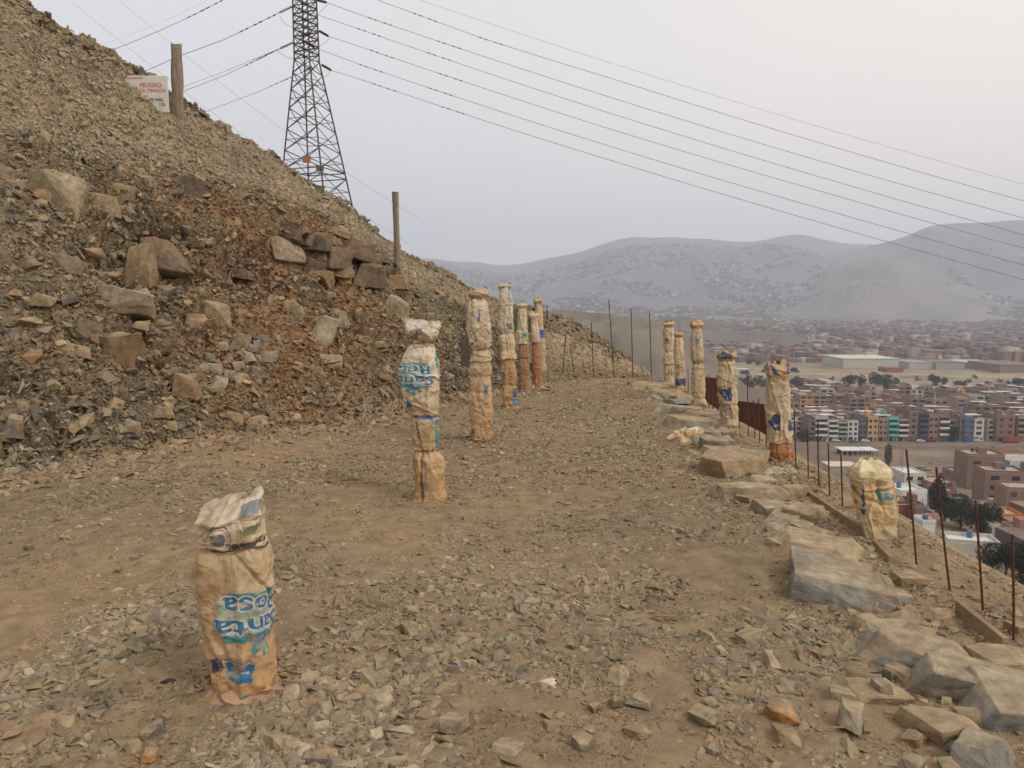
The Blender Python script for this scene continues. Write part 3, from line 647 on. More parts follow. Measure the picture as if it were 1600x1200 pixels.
# ------------------------------------------------------------------ printed sacks
def text_tris(txt, bold=.02):
    cu = bpy.data.curves.new('t', 'FONT'); cu.body = txt; cu.size = 1; cu.offset = bold; cu.resolution_u = 4
    o = bpy.data.objects.new('t', cu); COL.objects.link(o); bpy.context.view_layer.update()
    me = o.to_mesh(); me.calc_loop_triangles()
    V = np.array([v.co[:2] for v in me.vertices]); T = np.array([t.vertices[:] for t in me.loop_triangles])
    o.to_mesh_clear(); bpy.data.objects.remove(o); bpy.data.curves.remove(cu)
    return V, T
_tc = {}
class Print:
    def __init__(s, w, h, res=700):
        s.w, s.h, s.res = w, h, res; s.nx, s.ny = int(w*res), int(h*res); s.a = np.zeros((s.ny, s.nx, 4), np.float32)
    def rect(s, x0, y0, x1, y1, col, al=1):
        s.a[int(y0*s.res):int(y1*s.res), int(x0*s.res):int(x1*s.res)] = (*col, al)
    def mask_text(s, txt, x, y, wd, ht, bold=.02):
        if (txt, bold) not in _tc: _tc[(txt, bold)] = text_tris(txt, bold)
        V, T = _tc[(txt, bold)]; mn, mx = V.min(0), V.max(0)
        q = (V-mn)/(mx-mn)*np.array([wd, ht])+np.array([x, y]); q = q*s.res
        m = np.zeros((s.ny, s.nx), bool)
        for t in T:
            a, b, c = q[t]; x0, y0 = np.floor(np.minimum(np.minimum(a, b), c)).astype(int); x1, y1 = np.ceil(np.maximum(np.maximum(a, b), c)).astype(int)
            x0, y0 = max(x0, 0), max(y0, 0); x1, y1 = min(x1+1, s.nx), min(y1+1, s.ny)
            if x1 <= x0 or y1 <= y0: continue
            gx, gy = np.meshgrid(np.arange(x0, x1)+.5, np.arange(y0, y1)+.5)
            d = (b[1]-c[1])*(a[0]-c[0])+(c[0]-b[0])*(a[1]-c[1])
            if abs(d) < 1e-9: continue
            l1 = ((b[1]-c[1])*(gx-c[0])+(c[0]-b[0])*(gy-c[1]))/d; l2 = ((c[1]-a[1])*(gx-c[0])+(a[0]-c[0])*(gy-c[1]))/d
            m[y0:y1, x0:x1] |= (l1 >= 0) & (l2 >= 0) & (l1+l2 <= 1)
        return m
    def text(s, txt, x, y, wd, ht, col, bold=.02, outline=0, ocol=(1, 1, 1)):
        m = s.mask_text(txt, x, y, wd, ht, bold)
        if outline:
            k = int(outline*s.res); d = m.copy()
            for dx in range(-k, k+1):
                for dy in range(-k, k+1):
                    if dx*dx+dy*dy <= k*k: d |= np.roll(np.roll(m, dx, 1), dy, 0)
            s.a[d] = (*ocol, 1)
        s.a[m] = (*col, 1)
    def ring(s, cx, cy, r0, r1, col):
        gx, gy = np.meshgrid((np.arange(s.nx)+.5)/s.res, (np.arange(s.ny)+.5)/s.res); d = np.hypot(gx-cx, gy-cy); s.a[(d >= r0) & (d <= r1)] = (*col, 1)
    def petals(s, cx, cy, r, col, n=5, a0=20, a1=160):
        gx, gy = np.meshgrid((np.arange(s.nx)+.5)/s.res, (np.arange(s.ny)+.5)/s.res)
        for i in range(n):
            an = R(a0+(a1-a0)*i/(n-1)); dx, dy = gx-cx, gy-cy; u = dx*math.cos(an)+dy*math.sin(an); v = -dx*math.sin(an)+dy*math.cos(an)
            s.a[((u-r*.55)/(r*.45))**2+(v/(r*.16))**2 < 1] = (*col, 1)
    def sample(s, x, y):
        ix = (x*s.res).astype(int); iy = (y*s.res).astype(int); ok = (ix >= 0) & (iy >= 0) & (ix < s.nx) & (iy < s.ny)
        r = np.zeros((len(x), 4)); r[ok] = s.a[iy[ok], ix[ok]]; return r
BLUE = lin((36, 104, 146)); TEAL = lin((58, 128, 132)); NAVY = lin((38, 60, 98)); PAPER = lin((190, 166, 132)); CREAM = lin((184, 164, 134)); KRAFT = lin((176, 136, 92)); OCH = lin((170, 114, 62)); GREYP = lin((160, 148, 132))
def santa_rosa():
    p = Print(.34, .40)
    p.rect(.03, .12, .31, .27, lin((150, 164, 148)))
    p.rect(.05, .095, .27, .135, TEAL); p.rect(.03, .25, .12, .278, TEAL); p.rect(.20, .25, .30, .278, TEAL)
    p.petals(.16, .255, .085, TEAL, 5, 15, 165); p.petals(.16, .25, .05, BLUE, 4, 40, 140)
    p.text('Santa', .015, .190, .31, .070, BLUE, .022, .006, lin((192, 182, 156)))
    p.text('Rosa', .045, .108, .245, .070, BLUE, .022, .006, lin((192, 182, 156)))
    return p
def small_block():
    p = Print(.2, .12)
    p.rect(.0, .03, .16, .09, BLUE); 
    for i in range(3): p.text('CEMENTO PORTLAND' if i == 1 else 'TIPO I ' + 'PORTLAND', .05, .038+.016*i, .10, .009, lin((180, 176, 160)), .01)
    p.petals(.02, .045, .05, NAVY, 4, 10, 130)
    return p
def seal():
    p = Print(.16, .1)
    p.ring(.08, .04, .045, .05, lin((70, 84, 104))); p.ring(.08, .04, .036, .039, lin((70, 84, 104))); p.ring(.08, .04, .0, .026, lin((88, 96, 106)))
    p.text('CEMENTO', .05, .036, .06, .012, lin((170, 160, 140)), .01)
    return p
def crumple(Pn, sc, sd):
    wv = np.stack([vn(Pn/sc*.8+3, sd), vn(Pn/sc*.8+9, sd+1), vn(Pn/sc*.8+17, sd+2)], 1)*sc*.45
    q = Pn+wv; rs = np.random.default_rng(sd); r = 0; wsum = 0
    for k in range(7):
        n = rs.normal(size=3); n /= np.linalg.norm(n); lam = sc*rs.uniform(.5, 1.9); ph = rs.random()
        x = (q@n)/lam+ph; r = r+lam*np.abs((x % 1)*2-1); wsum += lam
    r = r/wsum
    f1, _, _ = voro(q/sc*1.3, sd+5); g1, _, _ = voro(q/sc*3.2, sd+8)
    return (r-.5)*1.5+(f1-.5)*1.1+(g1-.5)*.4
def in_poly(px_, pz_, poly):
    c = np.zeros(len(px_), bool); j = len(poly)-1
    for i in range(len(poly)):
        xi, zi = poly[i]; xj, zj = poly[j]
        if zi != zj: c ^= ((zi > pz_) != (zj > pz_)) & (px_ < (xj-xi)*(pz_-zi)/(zj-zi)+xi)
        j = i
    return c
def section(name, parent, base, rows, y0, ratio=.8, cols=(PAPER, PAPER), seed=1, amp=.13, nth=150, nz=130, prints=(), ties=(), rag=.012, pleat=.0, tiltz=0, se=2.8, sc=None, seal_top=False, mind=.03, stain=None, polys=(), sag=1., shrink=1.):
    rows = sorted(rows, key=lambda r: -r[0]); loc = np.array([(P(a, b, y0).x-base.x, P(a, b, y0).z-base.z) for a, b in ((0, 0),)])
    Z = []; CX = []; HW = []
    for v, ul, ur in rows:
        a = P(ul, v, y0); b = P(ur, v, y0); Z.append(a.z-base.z); CX.append((a.x+b.x)/2-base.x); HW.append((b.x-a.x)/2*shrink)
    Z = np.array(Z); z0, z1 = Z[0], Z[-1]; t = np.linspace(0, 1, nz); zz = z0+(z1-z0)*t
    ker = np.hanning(7); ker /= ker.sum(); sm = lambda A: np.convolve(np.pad(np.interp(zz, Z, A), 3, 'edge'), ker, 'valid')
    cx = sm(CX); hw = sm(HW); wavg = float(np.mean(HW)); hwc = hw-amp*wavg*.55
    hd = np.maximum(hwc*ratio, mind)
    if seal_top: hd = hd*(1-.8*ss(.45, 1, t))
    ph = np.linspace(-np.pi, np.pi, nth, endpoint=False)
    PH, ZZ = np.meshgrid(ph, zz); PH = PH.ravel(); ZZ = ZZ.ravel(); TT = np.repeat(t, nth); HWv = np.repeat(hwc, nth); HDv = np.repeat(hd, nth); CXv = np.repeat(cx, nth)
    # gusseted paper bag: boxy section whose corners wander with height
    PHw = PH+.22*vn(np.stack([np.sin(PH), np.cos(PH), ZZ/wavg*.5+seed], 1), seed+31)
    sx, sy = np.sin(PHw), -np.cos(PHw)
    rad = (np.abs(sx)**se+np.abs(sy)**se)**(-1/se)
    ux = sx*rad; uy = sy*rad
    Pn = np.stack([ux*HWv, uy*HDv, ZZ], 1); sc = sc or wavg*1.15
    cr_ = crumple(Pn*np.array([1, 1, sag*.5])+seed*1.7, sc, seed)*.7+.45*crumple(Pn*np.array([1, 1, 1.25])+seed*2.9, sc*.62, seed+5)
    disp = amp*wavg*cr_*1.25
    for k in range(3):                                               # slanting slump folds, sharp on the crest
        rs = np.random.default_rng(seed*7+k); zc = rs.uniform(z0, z1); sl = rs.uniform(-1.3, 1.3)*wavg; wd = wavg*rs.uniform(.10, .2); p0 = rs.uniform(-2, 2)
        dz = (ZZ-zc-sl*np.sin(PH-p0)-.08*wavg*vn(Pn/wavg*2.2, seed+k))/wd
        disp += wavg*amp*.75*np.clip(1-np.abs(dz), -.0, 1)*np.clip(np.cos((PH-p0)*.8), 0, 1)*rs.choice([-1, 1, 1])
    for k in range(4):                                               # long upright folds
        rs = np.random.default_rng(seed*11+k); pc_ = rs.uniform(-1.5, 1.5); wd = rs.uniform(.10, .2); zc = rs.uniform(z0, z1); ln = rs.uniform(.25, .6)*(z1-z0)
        dp = (PH-pc_-.25*vn(np.stack([ZZ/wavg*.7, ZZ*0+k, ZZ*0], 1), seed+k))/wd
        disp += wavg*amp*.8*np.clip(1-np.abs(dp), 0, 1)*np.exp(-((ZZ-zc)/ln)**2)*rs.choice([-1.2, 1, 1])
    for zt, st in ties:
        wz = np.exp(-np.abs((ZZ-zt)/(wavg*.42))**1.2); tri = np.abs(((PH*7/6.283+.5*vn(np.stack([PH*1.3, ZZ/wavg*.6, PH*0], 1), seed)) % 1)*2-1)
        disp -= np.exp(-((ZZ-zt)/(wavg*.2))**2)*wavg*st*.7; disp += wz*wavg*(st+.05)*(tri-.5)*.8
    x = CXv+ux*HWv+sx*disp; y = uy*HDv+sy*disp*np.where(seal_top, .6, 1)
    z = ZZ+tiltz*ux*np.clip(TT, 0, 1)**1.2+.12*wavg*amp*cr_*3*vn(Pn/wavg*1.3, seed+77)
    cs_ = np.stack([np.sin(PH), np.cos(PH), PH*0+seed], 1)
    e = vn(cs_*1.8, seed+2)+.5*vn(cs_*4.5, seed+4)+.12*vn(cs_*12, seed+5)
    z += rag*e*(ss(.7, 1, TT)+ss(.12, 0, TT)*.7)
    V = np.stack([x, y, z], 1)
    ca, cb = np.array(cols[0]), np.array(cols[1]); q = Pn+seed*3.3
    nzv = fbm(q*9, 4, 4); k = np.clip(TT*1.0+.45*nzv, 0, 1)[:, None]; c = ca*(1-k)+cb*k
    c = c*(1+.16*fbm(q*5, 4, 7))[:, None]
    dirt = np.clip(.7*fbm(q*16, 5, 14)-.05, 0, .55)[:, None]; c = c*(1-dirt)+lin((136, 108, 76))*dirt
    lines = ss(.25, .75, cr_)[:, None]*.25; c = c*(1-lines)+np.minimum(c*1.3, .75)*lines
    g_ = ss(.12, .02, np.abs(fbm(q/wavg*.9, 3, 33)))[:, None]*.22; c = c*(1-g_)+lin((112, 84, 58))*g_     # grime caught in old folds
    if stain is not None:
        z_s, colr, amt = stain; k = (ss(z_s+.12, z_s-.12, z+.08*fbm(q*7, 3, 29))*np.clip(.65+.8*fbm(q*6, 3, 24), 0, 1)*amt)[:, None]; c = c*(1-k)+np.array(colr)*k
    arc = PH*wavg*1.02
    for pr, phi0, zc, flip, scp in prints:
        lx = (arc-phi0*wavg)/scp+pr.w/2; ly = (z-(zc-pr.h*scp/2))/scp
        wob = .003*fbm(q*14, 2, 54); lx = lx+wob; ly = ly+wob+.006*cr_
        if flip: lx = pr.w-lx; ly = pr.h-ly
        sA = pr.sample(lx, ly); wear = np.clip(1.2-1.1*np.clip(fbm(q*34, 3, 61), 0, 1), .35, .97)
        a = (sA[:, 3]*wear)[:, None]; c = c*(1-a)+sA[:, :3]*a
    for poly, colr in polys:                                           # printed patches and painted fold shade, polygons on the front of the bag
        pl_ = [(P(a, b, y0).x-base.x, P(a, b, y0).z-base.z) for a, b in poly]; s1 = .06*wavg
        m = in_poly(x+s1*fbm(q/wavg*5, 3, 91), z+s1*fbm(q/wavg*5, 3, 92), pl_) & (np.cos(PH) > -.1)
        m = m*np.clip(1.15-1.1*np.clip(fbm(q*30, 3, 95), 0, 1), .3, .96); c = c*(1-m[:, None])+np.array(colr)*m[:, None]
    Fc = grid_faces(nz, nth, True)
    o = mesh_np(name, V, Fc, [m_sack], parent, cols=np.clip(c, .01, .9), smooth=True)
    s_ = o.modifiers.new('thickness', 'SOLIDIFY'); s_.thickness = .0022; s_.offset = -1
    return o
def tie(parent, base, v, ul, ur, y0, ratio, r=.004, col=None):
    a = P(ul, v, y0); b = P(ur, v, y0); hw = (b.x-a.x)/2; cx = (a.x+b.x)/2-base.x; z = a.z-base.z
    m = MB(); pts = [(cx+math.sin(t)*hw*1.0, -math.cos(t)*hw*ratio*1.0, z+.006*math.sin(3*t)) for t in np.linspace(0, 2*math.pi, 26)]
    m.tube(pts, r, 5); return m.build('tie', m_darkboard, parent, True)
def sack_column(bu, bv, label, lower, upper, collar, y0=None, nth=150, nz=120, lo=(OCH, KRAFT), up=(CREAM, PAPER), pu=(), pc=(), tl_=(), tu=(), tilt=0, pol=(), pou=(), poc=(), ratio=.82, seed=1, amp=.14, stain=None, ust=None, cc=None, left=True, rag=None, tie_v=None):
    y0 = y0 or G(bu, bv).y+.08; base = P(bu, bv, y0)
    rt = empty('sack_wrapped_column', base, 0, label, 'wrapped column', 'sack wrapped columns along the slope foot' if left else 'sack wrapped columns along the platform edge')
    hh = lambda v: P(800, v, y0).z-base.z
    tl_ = [(hh(v), s) for v, s in tl_]; tu = [(hh(v), s) for v, s in tu]; pu = [(p_, f, hh(v), fl, sc_) for p_, f, v, fl, sc_ in pu]; pc = [(p_, f, hh(v), fl, sc_) for p_, f, v, fl, sc_ in pc]
    if lower:
        vb = max(r[0] for r in upper); low = [r for r in lower if r[0] > vb-1]; r0 = min(low, key=lambda r: r[0]); c_ = (r0[1]+r0[2])/2; w_ = (r0[2]-r0[1])/2
        low += [(vb-2, c_-w_*.84, c_+w_*.84), (vb-2-(bv-vb)*.12, c_-w_*.7, c_+w_*.7)]
        section('lower_bag', rt, base, low, y0, ratio*.96, lo, seed, amp, nth, nz, (), tl_, polys=pol, stain=stain and (hh(stain[0]), stain[1], stain[2]), sag=1.7)
    section('upper_bag', rt, base, upper, y0, ratio, up, seed+3, amp, nth, nz, pu, tu, rag=.02, polys=pou, stain=ust and (hh(ust[0]), ust[1], ust[2]), sag=1.1)
    section('folded_top', rt, base, collar, y0, ratio, cc or (PAPER, CREAM), seed+6, amp*1.7, nth, max(50, nz//2), pc, (), rag=rag or (abs(hh(collar[0][0])-hh(collar[-1][0]))*.28), tiltz=tilt, seal_top=True, polys=poc, mind=.02)
    for v in (tie_v or ()):
        rr_ = sorted(upper+list(lower or [])+collar, key=lambda r: abs(r[0]-v))[0]; tie(rt, base, v, rr_[1]+1, rr_[2]-1, y0, ratio*.95, .0035)
    return rt, base, y0
SR = santa_rosa(); SBK = small_block(); SEAL = seal()
def bx(u0, v0, u1, v1, k=0): return [(u0, v0+k), (u1, v0-k), (u1, v1-k), (u0, v1+k)]
BONE = lin((194, 180, 154)); TANP = lin((182, 160, 126)); ORP = lin((178, 140, 96)); RUSTP = lin((156, 118, 84))
# nearest
rt, base, y0 = sack_column(375, 1098, 'nearest and shortest column wrapped in a printed cement sack, pink plastic at its foot', None,
    [(1080, 334, 433), (1066, 332, 434), (1048, 329, 435), (1020, 328, 434), (1000, 326, 432), (970, 319, 430), (930, 310, 428), (900, 307, 426), (876, 310, 424), (860, 315, 421), (850, 321, 418), (842, 328, 413)],
    [(850, 324, 418), (838, 309, 419), (822, 306, 419), (808, 304, 418), (798, 307, 417), (788, 312, 417), (778, 316, 417), (769, 326, 415)],
    y0=G(375, 1098).y+.1, nth=440, nz=520, up=(KRAFT, TANP), ratio=.85, amp=.155, tilt=.032, seed=53,
    pu=[(SR, .78, 955, True, 1.1)], pc=[(SEAL, -.15, 828, False, 1.15)], tu=[(846, .10), (985, .05), (1040, .05)], ust=(1035, lin((172, 118, 66)), .6), tie_v=(849,),
    pou=[(bx(340, 1012, 364, 1036, 3), NAVY), (bx(367, 1020, 409, 1046, -2), BLUE), (bx(366, 1014, 408, 1018, -2), lin((120, 120, 110))), (bx(372, 1030, 404, 1033, -2), lin((170, 170, 150))), (bx(352, 1066, 432, 1080, 3), TEAL), (bx(326, 1040, 338, 1046), lin((80, 56, 40)))],
    poc=[(bx(372, 838, 420, 846, 3), lin((70, 66, 60))), (bx(392, 816, 410, 828, 3), lin((120, 122, 84))), (bx(385, 780, 412, 800, 2), lin((120, 124, 124)))], cc=(TANP, lin((190, 176, 156))), rag=.02)
section('plastic_skirt', rt, base, [(1100, 300, 446), (1090, 299, 446), (1080, 306, 443), (1070, 320, 438), (1060, 330, 434)], y0, .85, (lin((150, 108, 84)), lin((172, 134, 108))), 77, .22, 260, 90, rag=.03)
# second
sack_column(670, 780, 'tall column with two blue printed letter lines upside down on its upper sack',
    [(785, 638, 707), (777, 644, 701), (764, 648, 696), (735, 647, 697), (715, 645, 693), (703, 649, 686), (695, 646, 686), (675, 642, 688), (655, 641, 686)],
    [(647, 640, 685), (632, 632, 686), (610, 626, 688), (585, 623, 689), (568, 624, 688), (555, 629, 685), (545, 635, 682), (537, 641, 678), (530, 643, 676)],
    [(541, 638, 680), (534, 640, 679), (526, 633, 685), (517, 627, 690), (507, 625, 691), (500, 628, 690)],
    nth=320, nz=340, lo=(ORP, TANP*.95), up=(TANP, BONE), ratio=.8, tilt=-.014, seed=66, amp=.15, rag=.02, tie_v=(535, 703),
    pu=[(SR, -.32, 587, True, 1.0)], tl_=[(703, .13), (781, .08)], tu=[(533, .25)], ust=(636, lin((176, 136, 92)), .7),
    pol=[(bx(648, 646, 684, 652), BLUE), (bx(681, 655, 689, 700), TEAL), ([(660, 700), (664, 706), (669, 730), (668, 776), (657, 774), (658, 735)], lin((128, 104, 80))), ([(650, 655), (654, 656), (664, 700), (661, 701)], lin((110, 84, 58)))], pou=[(bx(681, 548, 690, 575), TEAL), (bx(637, 624, 646, 635), lin((30, 92, 120)))], poc=[(bx(640, 514, 660, 530, 3), lin((112, 100, 86)))], cc=(TANP, lin((186, 174, 154))))  # brown polygons in pol paint the shade inside the lower bag's long fold
# third to seventh
sack_column(752, 691, 'third column from the camera on the left, smooth orange kraft paper below a pale upper bag',
    [(692, 737, 768), (685, 735, 770), (672, 736, 769), (645, 733, 771), (615, 733, 769), (590, 736, 766), (575, 733, 768)],
    [(563, 732, 769), (555, 735, 766), (547, 737, 765), (538, 732, 768), (515, 729, 768), (490, 730, 765), (472, 732, 762), (464, 736, 757)],
    [(467, 736, 757), (461, 731, 763), (455, 731, 764), (451, 735, 760)], nth=200, nz=240, up=(TANP, BONE), lo=(ORP, TANP), tl_=[(612, .1), (588, .1), (690, .1)], tu=[(547, .14)], seed=79, tie_v=(546,),
    pol=[(bx(756, 600, 764, 616), lin((92, 108, 114))), (bx(735, 668, 743, 682), lin((80, 98, 106)))], pou=[(bx(746, 484, 751, 502), lin((70, 92, 112))), ([(757, 511), (759, 511), (766, 520), (765, 524)], lin((54, 74, 100))), ([(735, 537), (745, 529), (745, 532), (736, 540)], lin((54, 66, 84)))], cc=(RUSTP, TANP))
sack_column(798, 641, 'tallest left column with a whitish upper bag and blue specks near its foot',
    [(642, 785, 814), (634, 786, 810), (618, 784, 810), (600, 785, 807), (585, 782, 808), (570, 782, 806)],
    [(560, 780, 808), (548, 782, 805), (536, 779, 806), (526, 778, 803), (521, 781, 802), (512, 776, 803), (490, 777, 802), (465, 778, 801), (449, 780, 798)],
    [(452, 780, 798), (447, 776, 801), (443, 779, 800)], up=(lin((190, 166, 132)), lin((194, 184, 162))), lo=(ORP, ORP*.95), tl_=[(584, .12), (602, .12), (625, .12)], tu=[(522, .16)], seed=92, nth=170, nz=200,
    pol=[(bx(784, 580, 790, 592), lin((100, 110, 112))), (bx(801, 606, 808, 620), lin((66, 92, 112))), (bx(800, 622, 811, 632), lin((70, 130, 150)))], pou=[(bx(791, 505, 801, 514), lin((92, 104, 92))), (bx(794, 450, 798, 495), lin((160, 164, 158)))], cc=(lin((150, 136, 112)), lin((180, 168, 142))))
rt, base, y0 = sack_column(820, 607, 'left column with a green plastic strip on its left and a rusty orange lower bag',
    [(608, 811, 830), (585, 810, 829), (565, 811, 827), (555, 810, 828)], [(537, 807, 826), (525, 806, 825), (510, 807, 824), (488, 808, 823), (480, 811, 820)],
    [(482, 811, 820), (477, 807, 825), (473, 810, 823)], nth=110, nz=120, up=(lin((186, 168, 138)), lin((196, 184, 156))), lo=(RUSTP, RUSTP), seed=105, tl_=[(560, .15)], pou=[(bx(815, 520, 823, 527), TEAL)])
def strip(u, v, y_, w_, h_):
    m = MB(); a = P(u, v, y0+.12); m.box((a.x-base.x+.02, .1, a.z-base.z), (w_, .12, h_)); fin(m.build('green_strip', m_green, rt), .02)
strip(804, 500, 0, .10, .42)
rt, base, y0 = sack_column(839, 605, 'slim left column with a twisted pale knot on top of reddish kraft paper',
    [(606, 832, 848), (590, 833, 847), (575, 830, 847), (550, 831, 845)], [(535, 827, 844), (520, 828, 843), (505, 829, 841), (499, 829, 840)],
    [(501, 830, 839), (493, 825, 843), (486, 829, 840)], y0=G(840, 605).y+.3, nth=110, nz=120, lo=(lin((168, 112, 74)), RUSTP), up=(lin((190, 170, 138)), BONE), seed=118)
strip(827, 505, 0, .08, .36)
sack_column(847, 580, 'farthest left column, narrow, with a bright blue patch halfway up',
    [(581, 840, 855), (565, 838, 853), (550, 839, 853)], [(536, 838, 851), (515, 837, 850), (490, 836, 848), (475, 836, 846)],
    [(477, 836, 846), (470, 833, 848), (464, 836, 847)], y0=16.4, nth=90, nz=110, lo=(TANP, TANP), seed=131, pou=[(bx(843, 515, 853, 528), lin((36, 72, 165)))], cc=(lin((130, 112, 88)), TANP))
# right row
sm = dict(nth=120, nz=130, up=(lin((182, 160, 126)), lin((186, 166, 134))), lo=(lin((184, 160, 126)), lin((178, 154, 118))), cc=(lin((168, 138, 100)), lin((170, 142, 106))), left=False, ratio=.9)
sack_column(1044, 598, 'farthest right column, lumpy, with a round dark mark near its top', [(599, 1037, 1054), (590, 1038, 1052), (580, 1036, 1053)], [(568, 1035, 1053), (558, 1036, 1053), (550, 1039, 1051), (540, 1036, 1053), (530, 1036, 1054), (515, 1036, 1054), (510, 1038, 1052)],
   [(512, 1038, 1052), (506, 1034, 1056), (502, 1037, 1053)], pou=[([(1037, 529), (1042, 528), (1045, 533), (1041, 538), (1037, 536)], lin((84, 84, 92)))], tu=[(550, .18)], tl_=[(585, .1)], seed=144, **sm)
sack_column(1064, 609, 'right column with a blue band around its foot and letters above the band', [(610, 1056, 1073), (600, 1055, 1072), (590, 1055, 1071), (580, 1055, 1071)], [(573, 1054, 1070), (560, 1053, 1069), (545, 1052, 1068), (530, 1053, 1067), (527, 1055, 1066)],
   [(529, 1055, 1066), (523, 1052, 1069), (517, 1057, 1066)], pol=[(bx(1054, 591, 1074, 602, 1), NAVY), (bx(1054, 606, 1074, 612), ORP), (bx(1057, 580, 1062, 586), lin((90, 86, 84)))], seed=157, **sm)
sack_column(1091, 629, 'tall slim right column with a square blue mark near its top', [(630, 1082, 1104), (622, 1083, 1101), (610, 1080, 1102), (590, 1080, 1101)], [(576, 1080, 1101), (568, 1082, 1098), (560, 1079, 1100), (545, 1079, 1099), (525, 1078, 1098), (512, 1081, 1096)],
   [(514, 1080, 1096), (507, 1077, 1100), (501, 1079, 1098)], pou=[(bx(1084, 529, 1091, 537), lin((92, 120, 144))), (bx(1081, 562, 1099, 570, 1), lin((124, 112, 80)))], tu=[(569, .18)], tl_=[(622, .14)], seed=170, **sm)
sack_column(1139, 664, 'right column with a dark blue corner patch on its middle and a loose flap on top', [(665, 1124, 1155), (655, 1126, 1153), (640, 1124, 1153)], [(630, 1123, 1152), (605, 1121, 1151), (580, 1121, 1150), (568, 1121, 1149), (562, 1124, 1146)],
   [(565, 1123, 1147), (557, 1119, 1153), (548, 1122, 1152)], pou=[([(1140, 601), (1140, 625), (1130, 625), (1122, 612), (1122, 606), (1133, 607)], NAVY)], pol=[(bx(1130, 636, 1138, 639, 1), BLUE)], poc=[([(1120, 555), (1128, 549), (1140, 552), (1141, 559), (1126, 560)], lin((50, 56, 80)))], tu=[(572, .12)], seed=183, **dict(sm, nth=180, nz=190))
sack_column(1219, 724, 'widest right column, two dark blue patches and a shiny orange bottom', [(725, 1199, 1242), (716, 1203, 1239), (705, 1200, 1240), (695, 1201, 1239)], [(690, 1198, 1237), (665, 1198, 1237), (640, 1197, 1236), (615, 1196, 1234), (598, 1196, 1232), (590, 1200, 1228)],
   [(593, 1199, 1229), (582, 1195, 1234), (570, 1194, 1235), (562, 1197, 1232)], pou=[([(1200, 655), (1202, 651), (1211, 640), (1214, 640), (1214, 671), (1206, 670), (1200, 661)], NAVY), ([(1227, 653), (1236, 658), (1235, 671), (1227, 671)], NAVY), (bx(1218, 640, 1220, 672), lin((160, 128, 92)))],
   poc=[([(1199, 570), (1202, 569), (1212, 583), (1214, 587), (1205, 584)], NAVY), (bx(1225, 567, 1233, 583), NAVY)], tu=[(590, .12)], tl_=[(722, .1)], seed=196, **dict(sm, nth=220, nz=240, lo=(lin((176, 122, 70)), lin((150, 100, 58))), ratio=.8))
fp = np.array([tuple(G(*q)) for q in ((375, 1098), (670, 784), (752, 692), (798, 642), (820, 608), (839, 606), (1044, 599), (1064, 610), (1091, 630), (1139, 665), (1219, 725), (1372, 843))])
n = 2600; fi = rng.integers(0, len(fp), n); an = rng.uniform(0, 6.28, n); rd = .14+.02*(fi > 0)+np.abs(rng.normal(0, .09, n)); pp = np.stack([fp[fi, 0]+np.cos(an)*rd, fp[fi, 1]+.1+np.sin(an)*rd*.9, an*0], 1); pp[:, 2] = gz(pp[:, 0], pp[:, 1])
tag(scatter('foot_rubble', pp, np.clip(np.exp(rng.normal(-3.75, .45, n)), .012, .06), stone_cols(n, .15)*.9, m_gravel), 'small stones heaped round the feet of the columns', 'rubble', kind='stuff')
# 13 domed sack on the edge
yb = G(1372, 842).y+.06; bs = P(1372, 842, yb); h = lambda v: P(800, v, yb).z-bs.z
rt = empty('sack_wrapped_column', bs, 0, 'short domed leaning sack at the platform edge with a teal emblem', 'wrapped column', 'sack wrapped columns along the platform edge')
em = Print(.12, .12); em.petals(.06, .01, .09, TEAL, 7, 20, 160); em.petals(.06, .03, .06, TEAL, 5, 0, 180)
section('main_bag', rt, bs, [(843, 1347, 1400), (832, 1345, 1400), (815, 1343, 1400), (795, 1339, 1399), (770, 1332, 1396), (750, 1329, 1390), (738, 1331, 1384), (729, 1340, 1372)], yb, .75, (TANP, lin((204, 170, 122))), 211, .15, 260, 300,
        prints=[(em, .3, h(768), False, .8)], ties=[(h(817), .08)], polys=[([(1337, 752), (1340, 752), (1346, 800), (1342, 800)], lin((40, 72, 116))), ([(1327, 752), (1334, 758), (1338, 800), (1334, 790)], lin((120, 96, 70)))], se=3.4)  # brown polygon colours in the shade of the left side fold
section('hood_bag', rt, bs, [(747, 1325, 1390), (741, 1325, 1392), (734, 1328, 1391), (726, 1332, 1387), (720, 1339, 1380), (716, 1346, 1372)], yb, .8, (lin((190, 168, 124)), lin((200, 184, 148))), 221, .17, 240, 160, rag=.014, tiltz=-.006, seal_top=True, se=3.2)
mb = MB(); mb.box((.01, 0, .0), (.22, .16, .018)); mb.box((.03, .02, -.016), (.2, .15, .012)); fin(mb.build('base_board', m_plank, rt), .003)
